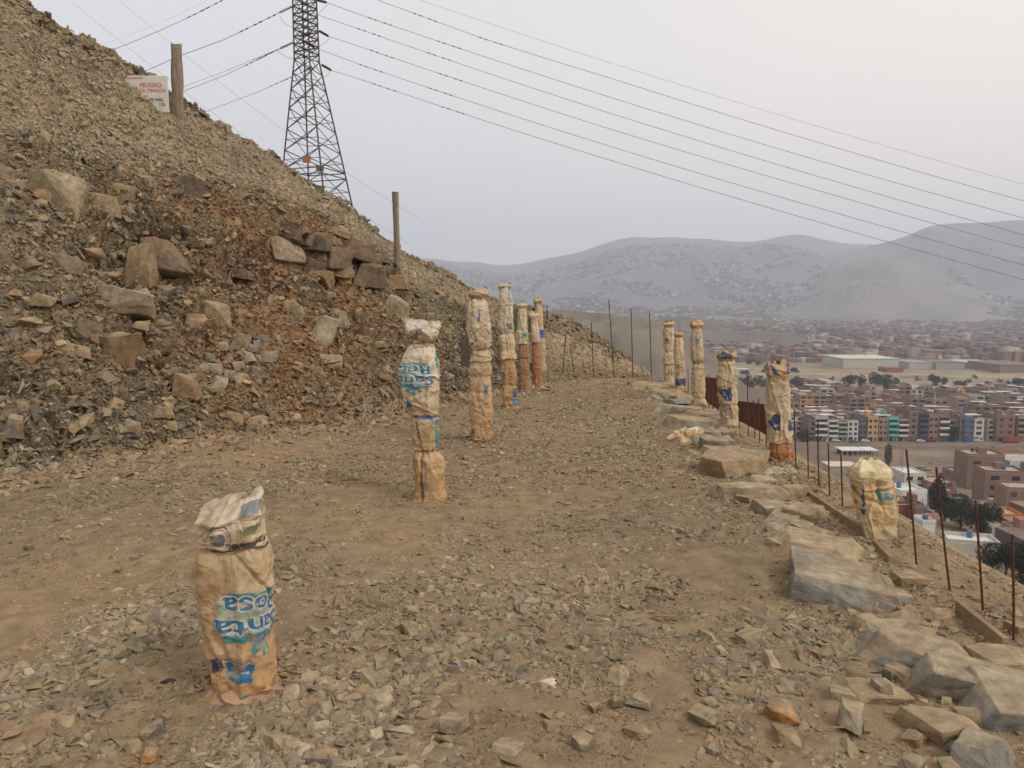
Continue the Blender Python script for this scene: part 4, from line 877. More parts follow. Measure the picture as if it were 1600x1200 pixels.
# crumpled sacks on the ground
def crumpled(name, u, v, dims, rz, cols, label, seed, cat='sack'):
    p = G(u, v); nth, nz = 140, 100
    th, ph = np.meshgrid(np.linspace(0, 2*np.pi, nth, endpoint=False), np.linspace(-.35, np.pi/2, nz)); th = th.ravel(); ph = ph.ravel()
    V = np.stack([np.cos(th)*np.cos(ph)*dims[0]/2, np.sin(th)*np.cos(ph)*dims[1]/2, np.sin(ph)*dims[2]], 1)
    s = dims[0]; cr1 = crumple(V*np.array([1, 1, 1.6])+seed, s*.38, seed); low = fbm(V/s*3.4+seed, 3, seed)
    n = V/np.linalg.norm(V, axis=1, keepdims=True); V = V+n*(cr1*s*.16+low*s*.12)[:, None]
    k = np.clip(.5+.8*fbm(V/s*4+seed*2, 3, 5), 0, 1)[:, None]; c = np.array(cols[0])*k+np.array(cols[1])*(1-k)
    if len(cols) > 2: m = (np.exp(-((V[:, 0]-dims[0]*.18)**2+(V[:, 1]+.0)**2)/(s*.17)**2) > .5)[:, None]*.85; c = c*(1-m)+np.array(cols[2])*m
    o = mesh_np(name, V, grid_faces(nz, nth, True), [m_sack], cols=c, smooth=True); o.location = (p.x, p.y, tz(p.x, p.y)); o.rotation_euler = (0, 0, rz)
    return tag(o, label, cat)
crumpled('crumpled_sack', 1070, 692, (.46, .3, .12), .1, (lin((176, 142, 102)), lin((190, 166, 132)), lin((190, 198, 200))), 'crumpled orange and white cement sack lying by the border stones', 301)
crumpled('crumpled_sack', 1222, 744, (.3, .14, .06), .0, (lin((176, 164, 142)), lin((160, 142, 116))), 'flattened whitish sack lying near the widest right column', 302)
crumpled('plastic_scrap', 711, 1048, (.04, .03, .02), .3, (lin((36, 70, 130)), lin((30, 54, 100))), 'crumpled blue plastic scrap in the gravel', 303, 'litter')
crumpled('plastic_scrap', 663, 1100, (.035, .015, .01), -.3, (lin((40, 80, 150)), lin((30, 54, 100))), 'thin blue plastic strip between stones near the bottom', 304, 'litter')
crumpled('paper_scrap', 838, 1076, (.19, .05, .014), -.12, (lin((196, 178, 156)), lin((176, 152, 126))), 'torn strip of pale paper on the foreground gravel', 305, 'litter')
crumpled('rag', 262, 1070, (.06, .04, .012), .2, (lin((60, 34, 24)), lin((50, 36, 28))), 'small dark brown rag on the dirt left of the nearest sack', 306, 'litter')
def stick(u, v, L_, rz, r, lab):
    p = G(u, v); m = MB(); m.box((0, 0, .012), (L_, r*2.4, r*1.2)); o = m.build('wood_stick', m_plank); fin(o, .002); o.location = (p.x, p.y, tz(p.x, p.y)+.015); o.rotation_euler = (0, .03, rz); tag(o, lab, 'stick')
stick(1036, 971, .13, -.06, .006, 'short flat piece of wood on the gravel right of centre'); stick(1318, 1139, .12, .1, .004, 'thin pale stick near the bottom right gravel')
# formwork boards along the edge
for (u0, v0, u1, v1, hh, lab) in ((1238, 764, 1345, 838, .07, 'weathered board edging the stones left of the domed sack'), (1365, 850, 1392, 878, .05, 'short board below the domed sack'), (1496, 955, 1570, 1016, .09, 'thick board lying on edge near the rightmost stakes'), (1100, 640, 1132, 664, .06, 'far board between the tall right sack columns'), (1180, 705, 1212, 728, .06, 'board beside the foot of the widest right column')):
    a = G(u0, v0); b = G(u1, v1); a.z = tz(a.x, a.y); b.z = tz(b.x, b.y); mdl = (a+b)/2; L_ = (b-a).length
    m = MB(); m.box((0, 0, 0), (L_, .03, hh)); o = m.build('formwork_board', m_plank); fin(o, .004); o.location = mdl+Vector((0, 0, hh*.35)); o.rotation_euler = (0, 0, math.atan2(b.y-a.y, b.x-a.x)); tag(o, lab, 'board')
# ------------------------------------------------------------------ rebar stakes
st = [(1582, 835, 1585, 998, 3.9), (1524, 782, 1538, 955, 3.3), (1463, 730, 1487, 920, 3.2), (1416, 702, 1434, 882, 3.2), (1314, 710, 1317, 797, 2.0), (1294, 692, 1297, 782, 2.0), (1278, 660, 1280, 768, 1.6), (1261, 672, 1263, 755, 1.6), (1241, 640, 1244, 736, 2.2),
      (1195, 640, 1198, 700, 1.2), (1185, 622, 1188, 688, 1.2), (1177, 625, 1180, 682, 1.2), (1168, 588, 1170, 677, 1.6), (1154, 640, 1156, 668, 1.0), (1120, 586, 1122, 640, 1.2), (1112, 600, 1114, 634, 1.1), (1106, 585, 1108, 632, 1.2), (1075, 575, 1076, 612, 1.1), (1070, 590, 1071, 611, 1.0)]
ords = ['rightmost', 'second from the right', 'third from the right', 'fourth from the right', 'fifth from the right, left of the domed sack', 'sixth from the right', 'seventh from the right', 'eighth from the right', 'ninth from the right, touching the widest sack column',
        'first left of the widest sack column', 'second left of the widest sack column', 'third left of the widest sack column', 'tallest between the two widest columns', 'short one at the loose flap column', 'first right of the tall slim column', 'second right of the tall slim column', 'third right of the tall slim column', 'last one near the far sacks', 'thin one near the far sacks']
def rod(o_name, a, b, r, lab, grp, mat=m_rust, cat='rebar'):
    m = MB(); L_ = (b-a).length; n = 10; pts = []; j = random.uniform(-.004, .004)
    for k in range(n+1):
        t = k/n; pts.append((a-a)+(b-a)*t+Vector((j*math.sin(t*3.1), 0, 0)))
    m.tube(pts, r, 8)
    for k in range(int(L_/.05)):                                   # ribs
        t = (k+.5)*.05/L_
        if r > .005 and t < 1: q = (b-a)*t; m.tube([q-(b-a).normalized()*.002, q+(b-a).normalized()*.002], r*1.14, 8)
    o = m.build(o_name, mat); o.location = a; return tag(o, lab, cat, grp)
for (ut, vt, ub, vb, wpx), od in zip(st, ords):
    b = G(ub, vb); b.z = tz(b.x, b.y)-.05; y0 = b.y; a = P(ut, vt, y0)
    rod('rebar_stake', b, a, max(.0062, wpx*.5*(y0+.1)/F*.9), 'rusty rebar stake on the platform edge, '+od, 'rebar stakes along the platform edge')
for (ut, vt, ub, vb), od in zip([(1015, 487, 1018, 594), (986, 482, 989, 596), (951, 468, 960, 597), (924, 504, 928, 594), (884, 526, 879, 584), (891, 544, 898, 588)],
        ['nearest the border stones', 'middle one of the three tallest', 'tallest and slightly bent', 'shorter one before the mound slope', 'leaning right on the mound', 'leaning left on the mound']):
    y0 = 16.2; rod('rebar_rod', P(ub, vb, y0), P(ut, vt, y0), .009, 'thin dark rebar rod at the far end, '+od, 'rebar rods at the far end')
rt = empty('metal_frame', P(852, 512, 22.5), 0, 'small dark rectangular metal frame behind the left columns', 'frame')
m = MB(); a = Vector((-.06, 0, 0)); m.tube([(.05, 0, 0), (.05, 0, .62), (-.12, 0, .62)], .014, 5); m.build('frame_bar', m_rust, rt)
rt = empty('dark_board', P(727, 572, 13.2), .2, 'dark panel leaning behind the third left column', 'board'); m = MB(); m.box((0, 0, .27), (.15, .03, .54)); fin(m.build('panel', m_darkboard, rt), .004)
# posts and sign on the hill
def post(ut, vt, ub, vb, y0, wpx, lab, seed, jag):
    b = P(ub, vb, y0); a = P(ut, vt, y0); L_ = (a-b).length; r = wpx*y0/F/2; n, nt_ = 26, 16
    V = []; rs = random.Random(seed)
    for i in range(n+1):
        t = i/n
        for j in range(nt_):
            g = 2*math.pi*j/nt_; rr_ = r*(1+.10*math.sin(3*g+seed)+.05*math.sin(7*g+t*4)+.04*rs.uniform(-1, 1))*(1+.06*math.sin(t*9+seed))
            c = (a-b)*t; zz = c.z+(jag*r*(math.sin(g*2+1)+.8*math.sin(g*5)) if i == n else 0) - (.35*L_ if i == 0 else 0)
            V.append((c.x+math.cos(g)*rr_, c.y+math.sin(g)*rr_*.8, zz))
    Fc = grid_faces(n+1, nt_, True); o = mesh_np('wooden_post', np.array(V), [Fc, np.array([[n*nt_+j for j in range(nt_)]])], [m_wood]); o.location = b
    return tag(o, lab, 'post')
post(276, 72, 279, 176, 15.2, 16, 'thick weathered post with a notched top beside the warning sign', 3, .5)
post(618, 300, 622, 446, 17.4, 9.5, 'tall slim weathered post standing alone on the slope', 5, .1)
post(4, -30, 4, 30, 13.2, 10, 'weathered post stub cut by the top left corner', 8, .1)
hs = on_hill(254, 172); y0 = hs[0].y-.12; ctr = P(226, 147, y0); rt = empty('warning_sign', ctr, 0, 'white warning board with red lettering half buried in the hillside', 'sign')
k = y0/F; W_, H_ = 72*k, 54*k
m = MB(); m.box((0, 0, 0), (W_, .02, H_)); b_ = m.build('board', m_signw, rt); fin(b_, .02)
def sign_text(txt, x, z, size, mat, name):
    cu = bpy.data.curves.new(name, 'FONT'); cu.body = txt; cu.size = size; cu.align_x = 'CENTER'; cu.offset = size*.02; cu.extrude = .001
    o = bpy.data.objects.new('tmp', cu); COL.objects.link(o); bpy.context.view_layer.update(); me = bpy.data.meshes.new_from_object(o); bpy.data.objects.remove(o)
    me.materials.append(mat); o = bpy.data.objects.new(name, me); COL.objects.link(o); o.parent = rt; o.location = (x, -.0125, z); o.rotation_euler = (math.pi/2, 0, 0); return o
sign_text('PELIGRO', 10*k, 10*k, 8.5*k, m_red, 'lettering'); sign_text('ALTA TENSION', 9*k, 2.5*k, 7*k, m_red, 'lettering')
sign_text('70 9982', 18*k, -11*k, 6.5*k, m_blk, 'lettering'); sign_text('170', 26*k, -18*k, 6.5*k, m_blk, 'lettering')
m = MB(); m.tube([(-22*k, -.014, 2*k), (-17*k, -.014, 11*k), (-12*k, -.014, 2*k), (-22*k, -.014, 2*k)], .008, 4); m.build('warning_triangle', m_blk, rt)
m = MB(); m.box((-13*k, -.012, 23*k), (24*k, .003, 1.6*k)); m.build('red_bar', m_red, rt)
# rusty sheet fence on the slope
def sheet_fence(pts, lab):
    root = empty('sheet_fence', pts[0][0], 0, lab, 'fence')
    for (a, ha), (b, hb_) in zip(pts[:-1], pts[1:]):
        n = 60; V = []
        dd = (b-a); nrm = Vector((dd.y, -dd.x, 0)).normalized()
        for i in range(n+1):
            t = i/n; p = a+dd*t+nrm*.02*math.sin(t*n*.9); q = p-pts[0][0]
            zb = tz(p.x, p.y)-.1-pts[0][0].z; zt = ha+(hb_-ha)*t-pts[0][0].z
            V += [(q.x, q.y, zb), (q.x, q.y, max(zt, zb+.12))]
        Fc = np.array([[2*i, 2*i+2, 2*i+3, 2*i+1] for i in range(n)]); o = mesh_np('sheet_panel', np.array(V), Fc, [m_rustsheet], root); s_ = o.modifiers.new('t', 'SOLIDIFY'); s_.thickness = .01
def SP(u, vb, y): p = P(u, vb, y); return p
sheet_fence([(SP(1150, 634, 26), P(1150, 626, 26).z), (SP(1175, 660, 23), P(1175, 629, 23).z), (SP(1202, 700, 20), P(1202, 633, 20).z)], 'rust red corrugated sheet fence running down the slope behind the columns')
sheet_fence([(SP(1098, 600, 36), P(1098, 588, 36).z), (SP(1126, 622, 32), P(1126, 592, 32).z)], 'dark corrugated sheet fence farther along the slope')
# ------------------------------------------------------------------ pylon
TY = 75.0; kT = TY/F
bz = P(495, 335, TY); phi = math.atan2(25, 52); base_z = bz.z-1.5
rt = empty('transmission_tower', (bz.x, TY, base_z), 0, 'steel lattice transmission tower standing behind the hill crest', 'transmission tower')
def lev(v): return P(495, v, TY).z-base_z
def corners(v):
    rad = np.interp(v, [-60, 0, 95, 330, 360], [17.2, 17.5, 18.5, 57, 62])*kT
    cxp = np.interp(v, [-60, 0, 95, 330], [475.5, 476, 479.5, 495.5]); cx = P(cxp, v, TY).x-bz.x
    return [Vector((cx+rad*math.cos(phi+q*math.pi/2), rad*math.sin(phi+q*math.pi/2), lev(v))) for q in range(4)]
lv = [358, 318, 277, 268, 238, 205, 172, 142, 116, 95, 84, 72, 60, 48, 37, 25, 12, 0, -14, -28, -44, -60]
CR = [corners(v) for v in lv]
for q in range(4):
    m = MB(); m.tube([c[q] for c in CR], .075, 4); m.build('tower_leg', m_steel, rt)
for q in range(4):
    m = MB(); q2 = (q+1) % 4
    for i in range(len(CR)-1):
        a, b = CR[i], CR[i+1]
        if lv[i] == 277: m.tube([b[q], b[q2]], .05, 4); m.tube([a[q], a[q2]], .05, 4); continue
        m.tube([a[q], b[q2]], .045, 4); m.tube([a[q2], b[q]], .045, 4)
        if lv[i] < 96: m.tube([b[q], b[q2]], .04, 4)
        elif lv[i] > 130:                                            # secondary struts
            c = (a[q]+b[q2]+a[q2]+b[q])/4; m.tube([c, (a[q]+b[q])/2], .03, 4); m.tube([c, (a[q2]+b[q2])/2], .03, 4)
    m.build('lattice_bracing', m_steel, rt)
for nm, u, v, w_, h_, mt in (('orange_plate', 479, 249, 12, 10, M('orange_plate', lc(150, 100, 70), .7)), ('dark_box', 500, 263, 11, 9, m_blk)):
    p = P(u, v, TY-2.6); m = MB(); m.box((p.x-bz.x, p.y-TY, p.z-base_z), (w_*kT, .12, h_*kT)); fin(m.build(nm, mt, rt), .02)
def insul(u0, v0, u1, v1):
    a = P(u0, v0, TY-1)-Vector((bz.x, TY, base_z)); b = P(u1, v1, TY-1)-Vector((bz.x, TY, base_z)); m = MB(); m.tube([a, b], .04, 5)
    for i in range(7):
        c = a+(b-a)*((i+.7)/7.6); t = (b-a).normalized()*.05; m.tube([c-t*.7, c+t*.7], .125, 9)
    m.build('insulator_string', m_ins, rt)
for q in ((495, 0, 511, 4), (498, 48, 514, 57), (502, 101, 518, 110), (457, 10, 436, 20), (459, 66, 437, 76), (488, 104, 474, 112), (487, 50, 470, 58), (480, 68, 492, 74)): insul(*q)
# wires
wires = [([(655, 0), (960, 100), (1300, 204), (1600, 288)], .012, 'faint topmost power line crossing the sky to the right'),
         ([(585, -2), (760, 62), (960, 124), (1300, 229), (1600, 314)], .022, 'second power line from the top on the right'),
         ([(511, 4), (560, 22), (960, 154), (1300, 257), (1600, 341)], .022, 'third power line from the top on the right'),
         ([(493, 22), (560, 45), (960, 179), (1300, 282), (1600, 367)], .022, 'fourth power line from the top on the right'),
         ([(514, 57), (560, 72), (948, 200), (1300, 304), (1600, 388)], .022, 'fifth power line from the top on the right'),
         ([(496, 76), (560, 100), (862, 200), (1300, 331), (1600, 414)], .022, 'sixth power line from the top on the right'),
         ([(518, 110), (560, 123), (792, 200), (1300, 353), (1600, 437)], .022, 'lowest power line on the right'),
         ([(436, 20), (350, 62), (278, 88), (190, 128)], .026, 'power line from the tower passing behind the thick post'),
         ([(437, 76), (350, 118), (280, 145), (230, 168)], .022, 'power line from the lower left insulator toward the hill'),
         ([(452, 70), (350, 112), (280, 138), (230, 160)], .016, 'upper twin of the lower left power line'),
         ([(474, 112), (400, 145), (320, 175), (280, 196)], .018, 'lowest left power line running behind the crest'),
         ([(352, -2), (280, 34), (160, 84), (120, 100)], .022, 'power line across the top left above the sign'),
         ([(325, 0), (220, 48), (150, 72)], .006, 'very faint wire above the upper left power line')]
for pts, r, lab in wires:
    us = np.array([p[0] for p in pts], float); vs = np.array([p[1] for p in pts], float)
    deg = 2 if len(pts) > 2 else 1; cf = np.polyfit((us-800)/400, vs, deg)
    ue = us[-1]+(500 if us[-1] > us[0] and us[-1] > 1000 else 0)
    ul = np.linspace(us[0], ue, 60); vl = np.polyval(cf, (ul-800)/400)
    vl = vl+np.interp(ul, np.sort(us), (vs-np.polyval(cf, (us-800)/400))[np.argsort(us)])*(ul <= 1600)
    W = [P(a, b, TY-1) for a, b in zip(ul, vl)]; m = MB(); m.tube([q-W[0] for q in W], r, 5)
    if r > .015:
        for a, dl in ((8, .0), (18, .0)) if us[-1] > us[0] else ((12, 0), (26, 0)):
            # vibration dampers: two small weights clamped under the cable
            q = W[int(a*.35)+1]-W[0]; e = (W[int(a*.35)+2]-W[int(a*.35)+1]).normalized()
            for s_ in (-1.1, -.5, .5, 1.1): m.tube([q+e*s_*.9, q+e*(s_*.9+.25)], r*2.4, 5)
    o = m.build('power_line', m_wire); o.location = W[0]; tag(o, lab, 'power line', 'power lines of the transmission tower')
for a, b, c in (((437, 24), (444, 42), (461, 42)), ((435, 80), (446, 92), (463, 92)), ((518, 110), (512, 118), (503, 124)), ((516, 58), (508, 68), (497, 74)), ((513, 6), (505, 15), (497, 22))):
    m = MB(); q = [P(*a, TY-1), P(*b, TY-1), P(*c, TY-1)]; o0 = Vector((bz.x, TY, base_z))
    m.tube([(q[0]*(1-t)**2+q[1]*2*t*(1-t)+q[2]*t*t)-o0 for t in np.linspace(0, 1, 9)], .016, 4); m.build('jumper_cable', m_wire, rt)
for k, (a, b, r) in enumerate((((60, -40), (640, 382), .02), ((150, -30), (660, 345), .02))):
    W = [P(a[0]+(b[0]-a[0])*t, a[1]+(b[1]-a[1])*t+30*math.sin(t*math.pi)*.6, 160) for t in np.linspace(0, 1, 30)]; m = MB(); m.tube([q-W[0] for q in W], r, 4); o = m.build('power_line', m_wire); o.location = W[0]
    tag(o, ('lower' if k == 0 else 'upper')+' of two very faint distant wires descending behind the tower', 'power line', 'distant wires behind the tower')
# ------------------------------------------------------------------ mountains and hills
def mountain(name, prof, yr, yb, seed, col, amp, ext=1.5, ncol=420, nrow=150, gully=.5, zb=-74):
    us = [p[0] for p in prof]; vs = [p[1] for p in prof]
    U = np.linspace(us[0], us[-1], ncol); Vv = np.interp(U, us, vs); kr = np.hanning(15); Vv = np.convolve(np.pad(Vv, 7, 'edge'), kr/kr.sum(), 'valid'); zr = np.array([P(u, v, yr).z for u, v in zip(U, Vv)]); kx = np.array([P(u, v, 1).x for u, v in zip(U, Vv)])
    t = np.linspace(0, ext, nrow); TT, ZR = np.meshgrid(t, zr, indexing='ij'); KX = np.tile(kx, (nrow, 1))
    Y = yb+(yr-yb)*TT; X = KX*Y
    prof_t = np.where(TT <= 1, (TT**1.25), 1-.55*(TT-1)/(ext-1+1e-6))
    Q = np.stack([X.ravel(), Y.ravel(), np.zeros(X.size)], 1)/(yr-yb)
    wrp = np.stack([fbm(Q*2, 3, seed+70), fbm(Q*2, 3, seed+71), Q[:, 0]*0], 1)*.18
    rg = ridged((Q+wrp)*3.1, 5, seed).reshape(X.shape)
    env = np.clip(TT, 0, 1)*np.clip(1.15-TT, 0, 1)*1.5*(1-np.exp(-((TT-1)/.1)**2))
    Z = zb+(ZR-zb)*prof_t+(ZR-zb)*amp*(rg-.4)*env
    K = np.clip(.5+.5*fbm(Q*9, 4, seed+5), 0, 1)[:, None]; c = lin(col)*(.8+.3*K+.14*np.clip(rg.ravel(), -.5, 1)[:, None])
    o = mesh_np(name, np.stack([X, Y, Z], -1).reshape(-1, 3), grid_faces(nrow, ncol), [m_mtn], cols=c, smooth=True); tag(o, kind='structure')
    return X, Y, Z, TT
mtn_data = []
mtn_data.append(mountain('mountain_range', [(300, 460), (560, 410), (650, 402), (680, 404), (715, 410), (745, 408), (775, 415), (820, 412), (850, 404), (900, 396), (950, 378), (985, 369), (1025, 372), (1050, 369), (1075, 373), (1100, 372), (1140, 377), (1180, 378), (1215, 370), (1245, 364), (1275, 371), (1310, 379), (1350, 382), (1450, 380), (1800, 400), (2200, 420)],
    6300, 2500, 3, (114, 109, 106), .42))
mtn_data.append(mountain('right_mountain', [(1180, 470), (1240, 450), (1300, 405), (1340, 392), (1375, 380), (1400, 374), (1425, 365), (1448, 354), (1470, 350), (1500, 348), (1530, 348), (1580, 344), (1620, 342), (1750, 352), (2100, 360)], 4600, 2600, 23, (114, 109, 104), .3))
mtn_data.append(mountain('conical_mountain', [(1120, 502), (1180, 488), (1240, 462), (1290, 430), (1330, 408), (1360, 400), (1400, 401), (1440, 412), (1490, 436), (1540, 452), (1600, 470), (1700, 490), (1800, 505)], 3500, 2500, 41, (122, 114, 102), .5))
def mound(name, u, v, y, rx, ry, seed, col, steep=1.4):
    top = P(u, v, y); zb = FLOOR-2; n = 110; X, Y = np.meshgrid(np.linspace(-1.2, 1.2, n), np.linspace(-1.2, 1.2, n)); r = np.sqrt(X*X+Y*Y)
    Q = np.stack([X.ravel()*2+seed, Y.ravel()*2, X.ravel()*0], 1); f = np.clip(1-np.maximum(r+.14*fbm(Q, 4, seed).reshape(X.shape), 0)**steep, -.1, 1)
    Z = zb+(top.z-zb)*f*(1+.16*np.minimum(ridged(Q*2.1, 5, seed).reshape(X.shape)-.8, .2)*ss(.1, .5, r))
    k = np.clip(.5+.6*fbm(Q*3, 4, seed+2), 0, 1)[:, None]
    o = mesh_np(name, np.stack([top.x+X*rx, y+Y*ry, Z], -1).reshape(-1, 3), grid_faces(n, n), [m_mtn], cols=lin(col)*(.8+.35*k), smooth=True); return tag(o, kind='structure')
mound('bare_hill', 880, 484, 620, 150, 160, 5, (120, 110, 96), 2.2); mound('bare_hill', 975, 497, 640, 62, 90, 8, (126, 116, 102), 2.6)
mound('dark_hill', 1062, 496, 1500, 140, 180, 12, (104, 98, 86), 1.5); mound('dark_hill', 1165, 518, 1300, 170, 180, 15, (110, 102, 90), 1.8); mound('dark_hill', 1010, 520, 1100, 90, 120, 19, (96, 92, 80), 1.7)
# ------------------------------------------------------------------ trees
def foliage(n, rx, ry, rz_, seed, leaf, lobes=7):
    rs = np.random.default_rng(seed); c = rs.normal(size=(lobes, 3)); c /= np.linalg.norm(c, axis=1, keepdims=True); c *= rs.uniform(.2, .62, (lobes, 1)); c[:, 2] *= .8
    rad = rs.uniform(.3, .52, lobes); li = rs.integers(0, lobes, n); d = rs.normal(size=(n, 3)); d /= np.linalg.norm(d, axis=1, keepdims=True)
    p = c[li]+d*(rad[li]*rs.uniform(.55, 1, n)**.5)[:, None]; p = p*np.array([rx, ry, rz_])
    a = rs.normal(size=(n, 3)); a /= np.linalg.norm(a, axis=1, keepdims=True); b = np.cross(a, rs.normal(size=(n, 3))); b /= np.linalg.norm(b, axis=1, keepdims=True)
    s = leaf*rs.uniform(.5, 1.3, (n, 1)); V = np.stack([p-a*s-b*s*.6, p+a*s-b*s*.4, p+a*s*.8+b*s*.6, p-a*s*.7+b*s*.5], 1).reshape(-1, 3)
    return V, np.arange(n*4).reshape(-1, 4)
def tree(u, vb, wpx, hpx, lab, mat, seed, name='tree', n=700, loc=None, shape='round', grp=None, lobes=8):
    b = loc or hit(u, vb); k = b.y/F; W_, H_ = wpx*k, hpx*k
    rt = empty(name, (b.x, b.y, b.z-.3), 0, lab, 'shrub' if name == 'shrub' else 'tree', grp)
    m = MB(); tz0 = H_*.5
    m.tube([(0, 0, 0), (.02*H_, 0, H_*.25), (0, .02*H_, tz0)], [H_*.035, H_*.026, H_*.012], 6)
    for i in range(4): an = i*1.6+seed; m.tube([(0, 0, H_*.22+i*H_*.05), (math.cos(an)*W_*.25, math.sin(an)*W_*.25, H_*.55)], [H_*.016, H_*.006], 5)
    m.build('trunk', m_trunk, rt)
    cz, rz_ = (H_*.58, H_*.62) if shape == 'round' else (H_*.52, H_*.6)
    V, Fc = foliage(n, W_*.62, W_*.55, rz_, seed, max(.11*(b.y/130), H_*.022), lobes)
    if shape == 'cone': 
        f = np.clip(1.15-(V[:, 2]+rz_)/(2*rz_), .12, 1); V[:, 0] *= f*1.5; V[:, 1] *= f*1.5
    V[:, 2] += cz; mesh_np('crown', V, Fc, [mat], rt)
    return rt
trs = [(1463, 800, 26, 62, 'dark conical cypress between the white walled house and the big trees', m_leaf2, 'cone', 900), (1475, 815, 34, 48, 'bushy dark tree right of the conical cypress', m_leaf2, 'round', 900), (1500, 826, 62, 46, 'broad dark tree behind the white roofed house', m_leaf, 'round', 1400),
       (1530, 836, 56, 44, 'dense dark tree at the right of the broad one', m_leaf2, 'round', 1300), (1555, 860, 40, 22, 'low bush right of the white roofed house', m_leaf, 'round', 700), (1570, 910, 60, 56, 'dark dry looking tree at the lower right edge', m_leaf2, 'round', 1300), (1600, 935, 60, 64, 'dark tree cut by the right edge below the houses', m_leaf2, 'round', 1300), (1548, 905, 38, 34, 'scrubby bush below the white roofed house', m_dry, 'round', 800),
       (1387, 735, 12, 48, 'thin dry tree standing alone in the open lot', m_dry, 'round', 420), (1527, 765, 16, 14, 'small green tree among the brick houses', m_leaf, 'round', 300),
       (1318, 628, 24, 18, 'round tree among the houses behind the pale blue one', m_leaf, 'round', 400), (1327, 608, 16, 22, 'left of two twin trees at the far edge of the houses', m_leaf2, 'round', 400), (1344, 608, 13, 20, 'right of two twin trees at the far edge of the houses', m_leaf2, 'round', 400),
       (1366, 610, 22, 26, 'left tree of the large dark clump beyond the houses', m_leaf2, 'round', 600), (1384, 612, 24, 28, 'middle tree of the large dark clump beyond the houses', m_leaf2, 'round', 600), (1398, 614, 20, 20, 'right tree of the large dark clump beyond the houses', m_leaf2, 'round', 500), (1403, 628, 28, 14, 'low wide tree below the large dark clump', m_leaf, 'round', 500),
       (1460, 602, 20, 18, 'dark tree right of the white four storey block', m_leaf2, 'round', 500), (1474, 603, 12, 12, 'small dark tree beside the one by the white block', m_leaf2, 'round', 300), (1500, 606, 18, 10, 'low tree at the far edge of the brick houses', m_leaf2, 'round', 300), (1593, 605, 22, 14, 'dark tree at the right edge beyond the houses', m_leaf2, 'round', 400),
       (1170, 610, 30, 18, 'dark tree behind the far fence between two columns', m_leaf2, 'round', 600), (1190, 606, 20, 14, 'smaller dark tree right of the one behind the fence', m_leaf, 'round', 400), (1245, 614, 20, 24, 'dark tree right of the widest column', m_leaf2, 'round', 500), (1488, 690, 18, 24, 'tree in front of the brown row houses', m_leaf2, 'round', 500), (1256, 690, 26, 16, 'dark purple shrub by the left end of the row', m_leaf2, 'round', 500)]
for i, (u, vb, w_, h_, lab, mt, sh, n) in enumerate(trs): tree(u, vb, w_*(1.25 if vb > 770 else 1.1), h_*(1.15 if vb > 770 else 1.1), lab, mt, 50+i, n=int(n*(3.6 if vb > 720 else 2)), shape=sh)
for i, (u, v, w_) in enumerate(((1290, 650, 10), (1380, 640, 12), (1440, 640, 10), (1496, 640, 12), (1560, 640, 12), (1415, 610, 14), (1530, 612, 14), (1300, 612, 12), (1270, 606, 14), (1575, 625, 12), (1350, 622, 12), (1450, 625, 9))):
    tree(u, v, w_, w_*.9, 'small dark tree rising among the houses, %s' % ['above the left end of the row', 'behind the orange building', 'behind the dark blue building', 'behind the brick row', 'behind the wide brick building', 'below the large dark clump on its right', 'at the far edge on the right', 'at the far edge on the left', 'near the widest column', 'at the right edge', 'left of the large dark clump', 'below the white block'][i], [m_leaf, m_leaf2][i % 2], 150+i, n=300)
# far tree belts: one mass
Vs, Fs = [], []; base = 0
belts = [(1240, 1640, 592, 606, 30, 7), (1100, 1250, 568, 600, 34, 9), (1000, 1110, 556, 580, 40, 9), (1180, 1320, 545, 560, 18, 6), (1330, 1600, 500, 512, 50, 6), (1430, 1600, 548, 556, 42, 9), (1600, 1900, 548, 556, 40, 9), (1430, 1500, 556, 560, 14, 9), (960, 1040, 566, 580, 46, 9), (1040, 1140, 572, 584, 30, 8), (1100, 1240, 530, 560, 40, 7), (1240, 1420, 515, 530, 30, 7), (1440, 1640, 512, 520, 44, 7), (1000, 1100, 520, 545, 34, 7), (1230, 1420, 606, 612, 26, 8), (1200, 1600, 524, 540, 40, 6)]
for a, b, v0, v1, n, hp in belts:
    for i in range(n):
        u, v = rng.uniform(a, b), rng.uniform(v0, v1); p = hit(u, v, 200, 6000); kk = p.y/F
        V, Fc = foliage(60, 11*kk*.7, 11*kk*.7, hp*kk*.8, int(u*7+v), hp*kk*.17, 5); V += np.array([p.x, p.y, p.z+hp*kk*.4]); Vs.append(V); Fs.append(Fc+base); base += len(V)
tag(mesh_np('distant_trees', np.concatenate(Vs), np.concatenate(Fs), [m_leaf2]), 'belts of dark trees between the far districts', 'trees', kind='stuff')
